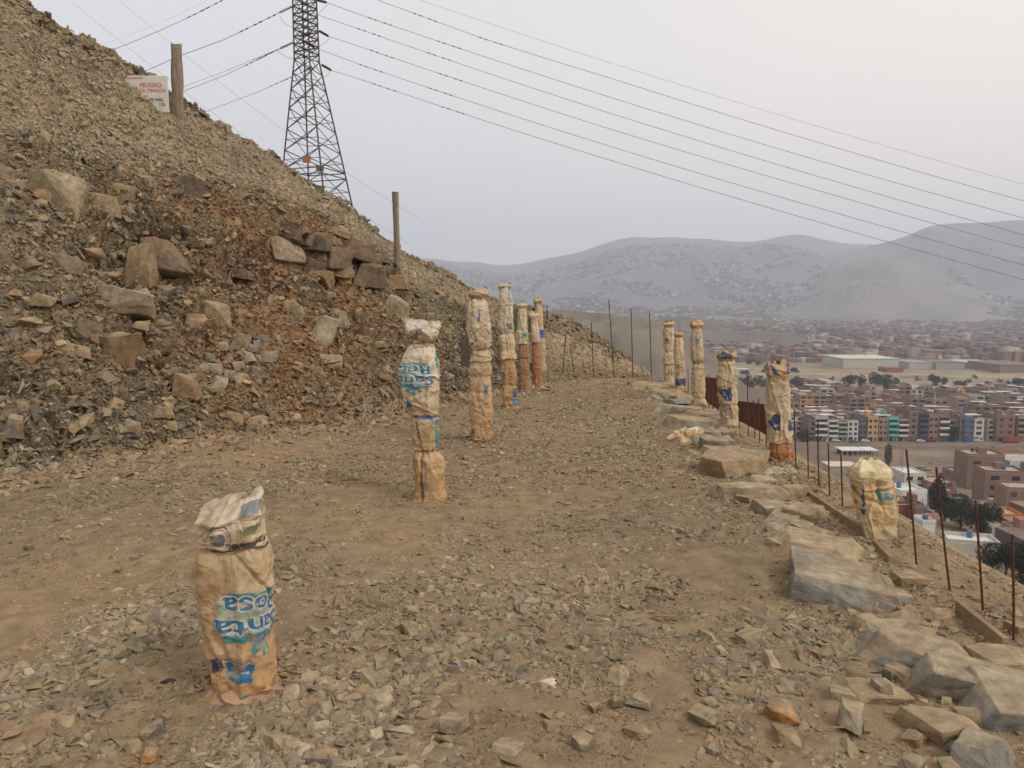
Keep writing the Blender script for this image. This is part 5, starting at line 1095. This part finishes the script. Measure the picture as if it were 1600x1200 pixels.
# ------------------------------------------------------------------ buildings
_m = {}
def bm_(c, kind='p'):
    key = (tuple(c), kind)
    if key not in _m:
        a = lin(c); _m[key] = M('wall_%d' % len(_m), tuple(a*.86), .9, tuple(np.minimum(a*1.12, 1)), .5 if kind == 'p' else 1.2, spec=.1)
    return _m[key]
BRK = (126, 100, 86); BRK2 = (134, 106, 92); BRK3 = (114, 94, 84); ROOFC = (150, 136, 120); WIN = bm_((44, 42, 44)); GLZ = bm_((70, 76, 82))
ROOFM = bm_(ROOFC); WHITE = (198, 194, 184); SLABM = bm_((168, 158, 144))
def bld(loc, rz, W_, D_, fl, fc, sc_, lab, style='win', cols=2, fh=2.8, name='building', cat='building', grp=None, roofc=None, parts=True, front=None, hut=True, seed=0, ground=True):
    """root at the middle of the base of the front facade; front faces local -Y"""
    rs = random.Random(seed); H_ = fl*fh; rt = empty(name, loc, rz, lab, cat, grp)
    mf, ms = bm_(fc), bm_(sc_)
    m = MB(); m.box((0, D_/2, H_/2-1), (W_, D_, H_+2), mis=[1, 1, 0, 1, 1, 1]); m.build('wall', [mf, ms], rt)
    m = MB(); t = .25; e = .1                                      # parapet and roof slab
    m.box((0, D_/2, H_+.06), (W_+.1, D_+.1, .12), mi=0)
    for c, s in (((0, t/2, H_+.45), (W_, t, .66)), ((0, D_-t/2, H_+.45), (W_, t, .66)), ((-W_/2+t/2, D_/2, H_+.45), (t, D_-2*t, .66)), ((W_/2-t/2, D_/2, H_+.45), (t, D_-2*t, .66))): m.box(c, s, mi=1)
    rf = m.build('roof', [bm_(roofc) if roofc else ROOFM, mf if style != 'raw' else ms], rt)
    if hut and rs.random() < .7:
        m = MB(); hx = rs.uniform(-.25, .25)*W_; m.box((hx, D_*rs.uniform(.4, .7), H_+1.3), (min(3, W_*.4), 3, 2.2)); m.build('stair_hut', [ms if rs.random() < .7 else mf], rf)
    if rs.random() < .5:
        m = MB(); tx, ty = rs.uniform(-.3, .3)*W_, D_*rs.uniform(.2, .8); m.tube([(tx, ty, H_+.12), (tx, ty, H_+1.5)], .55, 8); m.build('water_tank', [bm_(rs.choice([(60, 58, 56), (90, 110, 130), (170, 160, 150)]))], rf)
    if rs.random() < .6:
        m = MB()
        for a in (-1, 1):
            for b in (0, 1): m.tube([(a*(W_/2-.3), .3+b*(D_-.6), H_), (a*(W_/2-.3), .3+b*(D_-.6), H_+1.7)], .07, 4)
        m.build('column_rods', [bm_((96, 80, 70))], rf)
    for f in range(fl):
        z0 = f*fh
        if f == 0 and ground:
            m = MB(); m.box((-W_*.2, -.03, 1.2), (W_*.42, .12, 2.3)); m.build('shop_door', [WIN if rs.random() < .6 else GLZ], rt)
            m = MB(); m.box((W_*.28, -.03, 1.1), (1.1, .12, 2.1)); m.build('door', [bm_((90, 76, 66))], rt)
            if style == 'band': m = MB(); m.box((0, -.45, fh-.15), (W_, .9, .3)); m.build('balcony', [mf], rt)
            continue
        if style in ('win', 'raw'):
            for c in range(cols):
                x = (c+.5)/cols*W_-W_/2; ww = W_/cols*(.56 if style == 'win' else .4)
                m = MB(); m.box((x, -.02, z0+1.55), (ww, .1, 1.45)); wd = m.build('window', [WIN if rs.random() < .75 else GLZ], rt)
                if style == 'win' and parts: m = MB(); m.box((x, -.1, z0+.76), (ww+.3, .2, .12)); m.build('sill', [SLABM], wd)
        elif style in ('band', 'balc'):
            m = MB(); m.box((0, -.02, z0+1.7), (W_*.9, .1, 1.5)); m.build('window', [WIN], rt)
            m = MB(); m.box((0, -.55, z0+.4), (W_*.96, 1.0, .9)); m.build('balcony', [bm_(WHITE) if style == 'band' and fc != (198, 194, 184) else mf], rt)
    return rt
def at(u, vb, y=None):
    h_ = hit(u, vb) if y is None else P(u, vb, y); return Vector((h_.x, h_.y, tz(h_.x, h_.y)))
# the row facing the open lot
row = [(1272, 1293, 653, 4, (176, 172, 162), BRK3, 'band', 1, 'grey white four storey block with balcony bands at the left end of the row'), (1293.5, 1308.5, 659, 4, WHITE, BRK3, 'band', 1, 'narrow white four storey building with balcony bands second in the row'),
       (1309, 1323, 662, 4, (150, 156, 140), BRK3, 'balc', 1, 'grey green narrow building third in the row'), (1324, 1340, 660, 4, (200, 196, 188), BRK3, 'win', 2, 'white building with paired dark windows fourth in the row'), (1340.5, 1354, 655, 4, (92, 86, 90), BRK3, 'win', 2, 'dark grey building left of the orange one'),
       (1355, 1371, 653, 4, (186, 148, 98), (150, 120, 90), 'win', 2, 'orange yellow building in the row'), (1372, 1386, 655, 4, (150, 122, 100), BRK, 'win', 2, 'tan brown building left of the turquoise one'), (1387, 1402, 654, 4, (92, 180, 160), (86, 160, 146), 'balc', 1, 'bright turquoise building in the middle of the row'),
       (1402.5, 1418, 657, 4, (158, 136, 116), BRK, 'band', 1, 'tan building with cream bands right of the turquoise one'), (1419, 1433, 643, 5, (128, 100, 86), BRK3, 'raw', 1, 'tall blank brown brick building in the row'), (1434, 1449, 646, 5, (72, 74, 96), BRK3, 'balc', 1, 'dark blue building with pale balcony slabs'),
       (1450, 1465, 650, 4, (140, 108, 88), BRK, 'win', 2, 'brown four storey building right of the dark blue one'), (1466, 1482, 650, 4, (134, 104, 86), BRK, 'band', 1, 'brick building with a white lower balcony'), (1498, 1505, 655, 4, BRK3, BRK3, 'raw', 1, 'narrow raw brick building behind the row tree'),
       (1505.5, 1520, 655, 4, (84, 96, 132), BRK3, 'win', 2, 'medium blue building near the right end of the row'), (1521, 1536, 656, 4, (188, 184, 166), (160, 150, 130), 'win', 1, 'pale cream building right of the medium blue one'), (1556, 1584, 650, 4, (128, 98, 82), BRK, 'raw', 2, 'wide windowless brick building beyond the side street'), (1588, 1606, 652, 4, (146, 124, 106), BRK, 'balc', 1, 'brick building with balconies at the right edge of the row')]
for i, (ul, ur, vt, fl, fc, sc_, st_, cl_, lab) in enumerate(row):
    a = at((ul+ur)/2, 690); y0 = a.y; W_ = (ur-ul)*y0/F*.995; Hh = (690-vt)*y0/F*1.02
    bld(a, random.uniform(-.03, .03), W_, random.uniform(13, 17), fl, fc, sc_, lab, st_, cl_, fh=Hh/fl, seed=i)
# hand placed nearer houses
nb = [(1508, 1568, 765, 712, 20, BRK, BRK, 'raw', 2, 3, 'large brick building with a pale flat roof left of the tallest one', -.2), (1535, 1600, 800, 738, 22, BRK2, BRK, 'raw', 2, 4, 'tallest brick building near the right edge', -.35), (1570, 1640, 812, 765, 18, BRK2, BRK2, 'raw', 3, 3, 'brick building with rooftop clutter at the right edge', -.35),
      (1402, 1450, 803, 770, 16, (204, 206, 200), (196, 198, 190), 'none', 1, 2, 'white walled shed with a pale roof left of the cypress', .1), (1396, 1432, 812, 788, 9, (128, 74, 62), (128, 74, 62), 'none', 1, 2, 'small red brown house in front of the white walled shed', .1),
      (1428, 1444, 818, 792, 7, BRK, BRK, 'none', 1, 2, 'narrow brick wall building at the corner of the white shed', .1), (1440, 1462, 836, 818, 7, (206, 204, 196), (200, 198, 190), 'none', 1, 1, 'tiny white hut right by the slope border', .05), (1441, 1466, 822, 808, 7, (176, 136, 128), (176, 136, 128), 'none', 1, 1, 'small pink house above the tiny white hut', .05),
      (1410, 1448, 766, 742, 10, (196, 190, 180), (180, 172, 160), 'win', 2, 2, 'low white house behind the white walled shed', 0), (1452, 1495, 772, 757, 12, (150, 100, 84), (150, 100, 84), 'raw', 2, 2, 'low reddish house behind the cypress', 0), (1468, 1497, 786, 770, 10, (132, 84, 70), BRK, 'raw', 1, 1, 'one storey brick house behind the broad trees', .1),
      (1495, 1528, 757, 742, 10, BRK, BRK, 'raw', 1, 1, 'low brick house in front of the large brick building', 0), (1478, 1560, 893, 868, 10, (190, 180, 168), (140, 96, 82), 'none', 1, 1, 'house with a bright white patched roof beside the slope', -.5), (1545, 1600, 828, 808, 12, (196, 120, 50), (180, 140, 110), 'none', 1, 1, 'small house with an orange wall among the right houses', -.2),
      (1548, 1582, 850, 826, 12, (190, 188, 180), BRK3, 'win', 1, 1, 'grey roofed house with a white side wall near the bush', -.4), (1582, 1625, 872, 832, 12, (150, 112, 94), BRK2, 'win', 2, 2, 'brick house cut by the right edge above the dark tree', -.3), (1535, 1570, 806, 795, 9, (160, 140, 124), (160, 140, 124), 'none', 1, 1, 'low house with a teal awning in front of the tallest brick building', -.2),
      (1575, 1640, 738, 722, 16, (200, 204, 206), (100, 120, 140), 'none', 1, 2, 'white panelled warehouse with a blue base at the right edge', -.1), (1490, 1530, 800, 788, 10, (150, 120, 100), BRK, 'none', 1, 1, 'low tan roofed house beyond the broad dark tree', 0)]
for i, (ul, ur, vb, vt, D_, fc, sc_, st_, cl_, fl, lab, rz) in enumerate(nb):
    a = at((ul+ur)/2, vb); kk = a.y/F; W_ = (ur-ul)*kk*.92; Hh = (vb-vt)*kk*1.02
    bld(a, rz*.5, W_, min(D_, 10)*a.y/260, fl, fc, sc_, lab, st_, cl_, fh=Hh/fl, seed=60+i, name='house', cat='house', roofc=(206, 204, 198) if 'white patched' in lab or 'white walled' in lab else (172, 156, 138), hut=('brick' in lab), ground=False)
for u, v, w_, lab, c in ((1553, 801, 6, 'teal fabric awning on the low house', (70, 150, 130)), (1563, 812, 8, 'orange rooftop room among the right houses', (206, 118, 44))):
    a = at(u, v+8); kk = a.y/F; m = MB(); m.box((0, 0, 0), (w_*kk*2, 4, w_*kk*.9)); m.box((0, 0, w_*kk*.5), (w_*kk*2.1, 4.2, .15)); o = m.build('awning' if 'awning' in lab else 'rooftop_room', bm_(c)); o.location = (a.x, a.y, P(u, v, a.y).z); tag(o, lab, 'awning' if 'awning' in lab else 'room')
# pavilion in the lot, low white wall along the slope, sheds
def slab(name, u0, u1, vb, vt, D_, c, lab, cat, legs=True, cw=None):
    a = at((u0+u1)/2, vb); kk = a.y/F; W_ = (u1-u0)*kk; Hh = (vb-vt)*kk; rt = empty(name, a, 0, lab, cat)
    m = MB(); m.box((0, D_/2, Hh-.3), (W_, D_, .5)); m.build('roof', bm_(c), rt)
    if legs:
        for k in range(5): m = MB(); m.box((-W_/2+.4+k*(W_-.8)/4, .4, Hh/2-.3), (.35, .35, Hh-.5)); m.build('column', bm_((150, 140, 130)), rt)
        m = MB(); m.box((0, D_*.7, Hh/2-.35), (W_*.96, .3, Hh-.5)); m.build('back_wall', bm_((70, 58, 54)), rt)
    else: m = MB(); m.box((0, D_/2, Hh/2-.8), (W_*.98, D_*.98, Hh)); m.build('wall', bm_(cw or c), rt)
slab('pavilion', 1315, 1350, 712, 703, 9, (206, 204, 198), 'left half of the open white roofed pavilion in the lot', 'pavilion'); slab('pavilion', 1351, 1373, 711, 703, 9, (206, 204, 198), 'right half of the open white roofed pavilion in the lot', 'pavilion')
slab('shed', 1296, 1345, 740, 728, 10, (196, 188, 170), 'pale low shed in the lot below the pavilion', 'shed', False, (160, 148, 130)); slab('shed', 1262, 1300, 690, 685, 8, (170, 160, 150), 'low grey roofed shed at the left end of the row', 'shed', False)
wh = [(1317, 1405, 576, 560, 60, (196, 192, 176), (176, 172, 156), 'long cream warehouse with a pale roof across the field'), (1420, 1462, 577, 566, 40, (150, 148, 142), (168, 164, 154), 'grey warehouse block right of the long cream one'), (1462, 1508, 578, 566, 40, (118, 116, 104), (150, 144, 134), 'dull olive warehouse beyond the field'),
      (1525, 1576, 577, 568, 60, (176, 184, 184), (120, 116, 112), 'low warehouse with a bright grey arched roof'), (1562, 1630, 583, 570, 60, (124, 106, 96), (124, 106, 96), 'brown vaulted warehouse at the right edge'), (1385, 1412, 582, 575, 20, (140, 84, 70), (140, 84, 70), 'small red brick hall before the warehouses'), (1430, 1452, 555, 549, 30, (110, 112, 120), (120, 116, 110), 'dark roofed hall behind the warehouses'), (1480, 1510, 558, 552, 30, (130, 100, 86), (120, 96, 84), 'brown roofed hall behind the olive warehouse')]
for (u0, u1, vb, vt, D_, c, cw, lab) in wh: slab('warehouse', u0, u1, vb, vt, D_, c, lab, 'warehouse', False, cw)
slab('house', 1147, 1172, 583, 577, 14, (190, 188, 180), 'low white house in the green field behind the columns', 'house', False)
# low wall on the slope border
m = MB(); yv = np.linspace(60, 150, 40); prev = None; wx = 80.
for i in range(39):
    a = (wx, yv[i]); b = (wx, yv[i+1]); L_ = b[1]-a[1]; m.box((wx, (a[1]+b[1])/2, tz(wx, (a[1]+b[1])/2)+.4), (.5, L_, 2.2))
o = m.build('border_wall', m_conc); tag(o, 'low pale wall along the lower border of the slope', 'wall')
# town blocks: houses in rows, the nearest as individuals
cl_brk = [(126, 102, 88), (136, 108, 92), (118, 98, 86), (146, 120, 102), (132, 112, 98), (124, 98, 86), (150, 130, 112)]
cl_pnt = [(196, 186, 168), (190, 150, 116), (170, 160, 150), (200, 196, 190), (190, 166, 120), (136, 156, 168), (186, 130, 110), (150, 160, 140), (188, 128, 90), (170, 160, 150), (196, 186, 168)]
nmc = {(196, 186, 168): 'cream', (190, 150, 116): 'salmon', (170, 160, 150): 'grey', (200, 196, 190): 'white', (190, 166, 120): 'yellow', (136, 156, 168): 'pale blue', (186, 130, 110): 'pink', (150, 160, 140): 'greenish', (188, 128, 90): 'orange'}
def town_bounds(y): return (P(1232, 600, 1).x+(.0 if y > 1 else 0))*y, P(1760, 600, 1).x*y
near_h = []; far_h = []
yy = 408.; rowi = 0
while yy < 655:
    x = town_bounds(yy)[0]+random.uniform(0, 6)
    xr = town_bounds(yy)[1]
    while x < xr:
        W_ = random.uniform(7, 12); 
        if random.random() < .93 and not (yy > 575 and P(1296, 600, 1).x*yy < x < P(1425, 600, 1).x*yy) and not (yy > 612 and x > 300): near_h.append((x+W_/2, yy+random.uniform(-1, 1), W_*.97, random.choice([2, 2, 2, 3, 3] if yy > 560 else [2, 2, 3, 3, 3, 4, 4, 5]) if yy > 425 else random.choice([3, 4, 4]), random.uniform(-.04, .04)))
        x += W_
    yy += 15 if rowi % 2 == 0 else 23; rowi += 1
for x0, x1, y0_, y1_, n in ((118, 134, 430, 440, 3), (138, 165, 430, 452, 6)):     # white flats between the columns
    for i in range(n): near_h.append((x0+(x1-x0)*i/max(1, n-1), y0_+(y1_-y0_)*random.random(), 8.5, 4, 0))
for i in range(40):                                               # houses in the lower right district
    u = random.uniform(1606, 1760); v = random.uniform(735, 880); a = at(u, v)
    if u < 1610 and any(ul-6 < u < ur+6 and vt-4 < v < vb+8 for (ul, ur, vb, vt, *_r) in nb): continue
    near_h.append((a.x, a.y, random.uniform(7, 11), random.choice([1, 2, 2]), random.uniform(-.4, 0)))
near_h.sort(key=lambda q: math.hypot(q[0], q[1]))
keep_n = [q for q in near_h if q[0]/q[1] < .69][:235]; far_h = [q for q in near_h if q not in keep_n]
for i, (x, y, W_, fl, rz) in enumerate(keep_n):
    rs = random.Random(i*5+2); pt = rs.random() < .3 and not (fl == 1); fc = rs.choice(cl_pnt) if pt else rs.choice(cl_brk)
    if 110 < x < 170 and y < 455 and rz == 0: fc = WHITE; pt = True
    zb = tz(x, y); H_ = fl*2.75; D_ = rs.uniform(9, 13); sc_ = rs.choice(cl_brk)
    m = MB(); m.box((0, D_/2, H_/2-1), (W_, D_, H_+2), mis=[1, 2, 0, 1, 1, 1]); e = .25
    for c, s in (((0, e/2, H_+.4), (W_, e, .8)), ((0, D_-e/2, H_+.4), (W_, e, .8)), ((-W_/2+e/2, D_/2, H_+.4), (e, D_-2*e, .8)), ((W_/2-e/2, D_/2, H_+.4), (e, D_-2*e, .8))): m.box(c, s, mi=0 if rs.random() < .5 else 1)
    fr_ = rs.random() < .65
    for f in range(fl):
        if fr_: m.box((0, -.06, f*2.75+2.68), (W_+.05, .16, .22), mi=5)
        for c in range(2):
            if rs.random() < .82: m.box(((c-.5)*W_*.48, -.03, f*2.75+1.45), (W_*rs.uniform(.22, .36), .12, rs.uniform(1.1, 1.7)), mi=3)
        if pt and rs.random() < .4 and f: m.box((0, -.5, f*2.75+.3), (W_*.9, .9, .6), mi=0)
    hut_ = rs.random() < .55
    if hut_: m.box((rs.uniform(-.25, .25)*W_, D_*rs.uniform(.4, .75), H_+1.4), (W_*.35, 3, 2.4), mi=rs.choice([0, 1, 1]))
    if rs.random() < .35: m.box((rs.uniform(-.2, .2)*W_, D_*.4, H_+2.5), (W_*.8, D_*.45, .12), mi=4)
    for a in (-1, 1):
        if rs.random() < .6: m.tube([(a*(W_/2-.3), .3, H_), (a*(W_/2-.3), .3, H_+1.6)], .08, 4, mi=1)
    o = m.build('town_house', [bm_(fc), bm_(sc_), bm_(rs.choice([(160, 146, 130), (178, 166, 148), (150, 134, 118), (196, 188, 176), (140, 122, 108)])), WIN, bm_((196, 190, 180)), bm_((162, 152, 138))]); o.location = (x, y, zb); o.rotation_euler = (0, 0, rz)
    cn = nmc.get(fc, 'white' if fc == WHITE else 'bare brick'); dist = 'behind the front row' if y > 400 and y < 445 else ('mid packed blocks' if y < 560 and y >= 445 else ('back of the blocks' if y >= 560 else 'lower right district'))
    if fc == WHITE: dist = 'between the two right columns'
    ux = 800+x/y*F; feat = ('with a rooftop room' if hut_ else 'with an open roof') ; side_ = 'left' if ux < 1330 else 'centre' if ux < 1460 else 'right'
    tag(o, '%s %s house %s, %s, %s side' % (cn, ['', 'one-storey', 'two-storey', 'three-storey', 'four-storey', 'five-storey'][fl], feat, dist, side_), 'house', 'flat roofed town houses '+dist)
# distant town: thousands of boxes in one object
def boxes(name, cx, cy, cz, w_, d_, h_, rot, cols, lab):
    n = len(cx); sg = np.array([(-1, -1), (1, -1), (1, 1), (-1, 1)]); c, s = np.cos(rot), np.sin(rot)
    lx = sg[None, :, 0]*w_[:, None]/2; ly = sg[None, :, 1]*d_[:, None]/2; X = cx[:, None]+lx*c[:, None]-ly*s[:, None]; Y = cy[:, None]+lx*s[:, None]+ly*c[:, None]
    b = np.stack([X, Y, np.repeat((cz-2)[:, None], 4, 1)], -1); t = np.stack([X, Y, np.repeat((cz+h_)[:, None], 4, 1)], -1)
    roof = t.copy(); V = np.concatenate([b, t, roof], 1).reshape(-1, 3); base = (np.arange(n)*12)[:, None, None]
    f = np.array([(0, 1, 5, 4), (1, 2, 6, 5), (2, 3, 7, 6), (3, 0, 4, 7), (8, 9, 10, 11)])[None]+base
    rc = cols*.6+lin((158, 142, 126))*.4*rng.uniform(.7, 1.3, (n, 1)); C = np.concatenate([np.repeat(cols[:, None], 8, 1), np.repeat(rc[:, None], 4, 1)], 1).reshape(-1, 3)
    return tag(mesh_np(name, V, f.reshape(-1, 4), [m_town], cols=C), lab, 'town', kind='stuff')
pc = np.array([lin(c) for c in [(118, 92, 80)]*5+[(132, 104, 88)]*3+[(104, 92, 86)]*3+[(180, 172, 160), (160, 152, 146), (150, 116, 100), (100, 108, 116), (150, 140, 130)]])
n = 15000; Yv = (rng.random(n)**.8)*1650+930; U = rng.uniform(1090, 1900, n); Xv = (U-800)/F*Yv*1.0
cl = fbm(np.stack([Xv/160, Yv/160, Xv*0], 1), 3, 7); k = (cl > -.25)
Xv, Yv = np.round(Xv[k]/11)*11+rng.normal(0, 1, k.sum()), Yv[k]; n = len(Xv)
extra = np.array([(q[0], q[1], q[2], q[3]) for q in far_h]) if far_h else np.zeros((0, 4))
boxes('distant_town', Xv, Yv, np.full(n, FLOOR)+0., rng.uniform(7, 15, n)*np.where(rng.random(n) < .03, 2.5, 1), rng.uniform(7, 14, n), rng.choice([3, 3, 5.5, 5.5, 8, 8, 11, 14], n), np.full(n, .3)+rng.normal(0, .05, n), pc[rng.integers(0, len(pc), n)], 'packed low brick districts filling the far valley')
boxes('outer_town_blocks', extra[:, 0], extra[:, 1], terrain(extra[:, 0], extra[:, 1]), extra[:, 2], np.full(len(extra), 11.), extra[:, 3]*2.75, extra[:, 0]*0, pc[rng.integers(0, len(pc), len(extra))], 'further town blocks continuing to the right')
# houses climbing the mountains
for (X, Y, Z, TT), (t0, t1, n, u0, u1), nm in ((mtn_data[0], (0.0, .55, 14000, 560, 1330), 'hillside_houses'), (mtn_data[1], (0.0, .5, 3500, 1480, 2000), 'right_hillside_houses')):
    Zr, Xr, Yr = Z.ravel(), X.ravel(), Y.ravel(); ur = 800+Xr/Yr*F
    idx = np.where((TT.ravel() > t0) & (TT.ravel() < t1) & (ur > u0) & (ur < u1))[0]; ii = rng.choice(idx, n); tr = TT.ravel()[ii]
    kk = (rng.random(n) < np.clip(1.25-tr/t1, 0, 1)) & (fbm(np.stack([Xr[ii]/260, Yr[ii]/260, ii*0.], 1), 3, 3) > -.15); ii = ii[kk]; n = len(ii)
    cc_ = np.where(rng.random((n, 1)) < .05, lin((196, 194, 188)), pc[rng.integers(0, len(pc), n)])
    sc_ = np.where(rng.random(n) < .04, 2.2, 1.)
    boxes(nm, Xr[ii]+rng.normal(0, 8, n), Yr[ii]+rng.normal(0, 8, n), Zr[ii], rng.uniform(7, 16, n)*sc_, rng.uniform(8, 14, n), rng.uniform(3, 8, n), rng.uniform(-.5, .5, n), cc_, 'small houses climbing the lower slopes of the far mountains')
# a white tower block and a few landmarks far away
for u, vb, vt, w_, lab in ((1270, 540, 524, 6, 'pale tower block standing above the far district'), (1184, 553, 541, 5, 'small white tower in the far district'), (1264, 538, 526, 4, 'narrow pale tower left of the tower block')):
    a = P(u, vb, 1200); a.z = FLOOR; Hh = P(u, vt, 1200).z-FLOOR; bld(a, .1, w_*1200/F, 10, 6, (184, 180, 176), (150, 146, 144), lab, 'win', 2, fh=Hh/6, seed=int(u), hut=False, parts=False)
# vehicles in front of the row, and poles in the lot
def car(u, v, c, lab, L_=4.4, H_=1.45):
    a = at(u, v); rt = empty('parked_car', a, random.uniform(-.1, .1), lab, 'car', 'vehicles parked in front of the row')
    n = 9; prof = [(-.5, .35), (-.5, .62), (-.42, .68), (-.28, 1), (.18, 1), (.3, .7), (.5, .6), (.5, .3)]; V = []
    for s in (-.85, .85): V += [(x*L_, s, z*H_) for x, z in prof]
    k = len(prof); m = MB(); m.v = V; m.f = [list(range(k))[::-1], list(range(k, 2*k))]+[[i, (i+1) % k, k+(i+1) % k, k+i] for i in range(k)]; m.m = [0]*len(m.f); fin(m.build('body', bm_(c), rt), .05)
    m = MB(); m.box((-.05*L_, 0, .84*H_), (.42*L_, 1.74, .2*H_)); m.build('window', WIN, rt)
    for sx in (-.32, .32):
        for sy in (-.8, .8): m = MB(); m.tube([(sx*L_, sy-.1, .33), (sx*L_, sy+.1, .33)], .33, 10); m.build('wheel', WIN, rt)
for u, v, c, lab in ((1306, 691, (200, 200, 196), 'white car parked near the left end of the row'), (1352, 691, (210, 208, 204), 'white van like car parked below the dark grey building'), (1455, 691, (120, 40, 40), 'dark red car parked below the brown building'), (1512, 691, (60, 90, 150), 'blue car parked below the medium blue building'), (1528, 691, (190, 190, 190), 'silver car parked below the pale cream building'), (1333, 692, (90, 90, 94), 'dark car parked below the white building'), (1438, 691, (196, 196, 190), 'pale car parked below the dark blue building')): car(u, v, c, lab)
a = at(1580, 692); rt = empty('truck', a, 0, 'red truck parked before the wide brick building', 'truck'); m = MB(); m.box((1, 0, 1.9), (6.4, 2.3, 2.2)); fin(m.build('cargo_box', bm_((150, 62, 50)), rt), .05); m = MB(); m.box((-3.4, 0, 1.6), (1.9, 2.2, 1.9)); fin(m.build('cab', bm_((130, 60, 50)), rt), .2)
for sx in (-3.2, .5, 3): m = MB(); m.tube([(sx, -1.1, .5), (sx, 1.1, .5)], .5, 10); m.build('wheel', WIN, rt)
m = MB(); a = at(1491, 690); m.box((0, 0, 1.2), (13, .3, 2.6)); o = m.build('blue_fence', bm_((60, 92, 130))); fin(o, .02); o.location = a; tag(o, 'blue fence under the tree in the row', 'fence')
for u, vb, vt, lab in ((1406, 735, 702, 'thin utility pole in the open lot'), (1408, 760, 700, 'tall thin pole behind the domed sack'), (1395, 700, 668, 'street light pole before the turquoise building')):
    a = at(u, vb); hh = (vb-vt)*a.y/F; m = MB(); m.tube([(0, 0, 0), (0, 0, hh)], .11, 6); m.tube([(0, 0, hh*.95), (.9, 0, hh)], .06, 5); o = m.build('utility_pole', bm_((110, 102, 92))); o.location = a; tag(o, lab, 'pole')
for u, v, r in ((1432, 732, 3), (1446, 735, 2.4), (1424, 728, 2), (1472, 722, 1.6), (1452, 724, 1.4)):
    a = at(u, v); boulder('rubble_heap', (a.x, a.y, a.z+.2), (r*2.2, r*1.4, r*.7), 0, T_['dark'], 'dark rubble heap in the open lot', 'rubble heap', 'dark rubble heaps in the open lot', seed=int(u), npts=14, sub=2)
for k, u in enumerate((1548, 1568, 1586)):
    a = at(u, 706); boulder('earth_heap', (a.x, a.y, a.z), (14, 9, 4.5), 0, T_['red'], ['left', 'middle', 'right'][k]+' one of three reddish earth heaps behind the brick buildings', 'earth heap', seed=int(u), npts=20, sub=2, rough=.05, dust=T_['red'])
# ------------------------------------------------------------------ haze
m = bpy.data.materials.new('haze'); m.use_nodes = True; t = m.node_tree; t.nodes.clear(); o_ = N(t, 'ShaderNodeOutputMaterial'); pv = N(t, 'ShaderNodeVolumePrincipled')
pv.inputs['Density'].default_value = HAZE = 2.05e-4; pv.inputs['Color'].default_value = (.78, .86, 1.0, 1); pv.inputs['Anisotropy'].default_value = .2; t.links.new(pv.outputs[0], o_.inputs['Volume'])
mb = MB(); mb.box((0, 3600, 335), (15000, 9000, 850)); hz = mb.build('haze', m); tag(hz, kind='stuff')
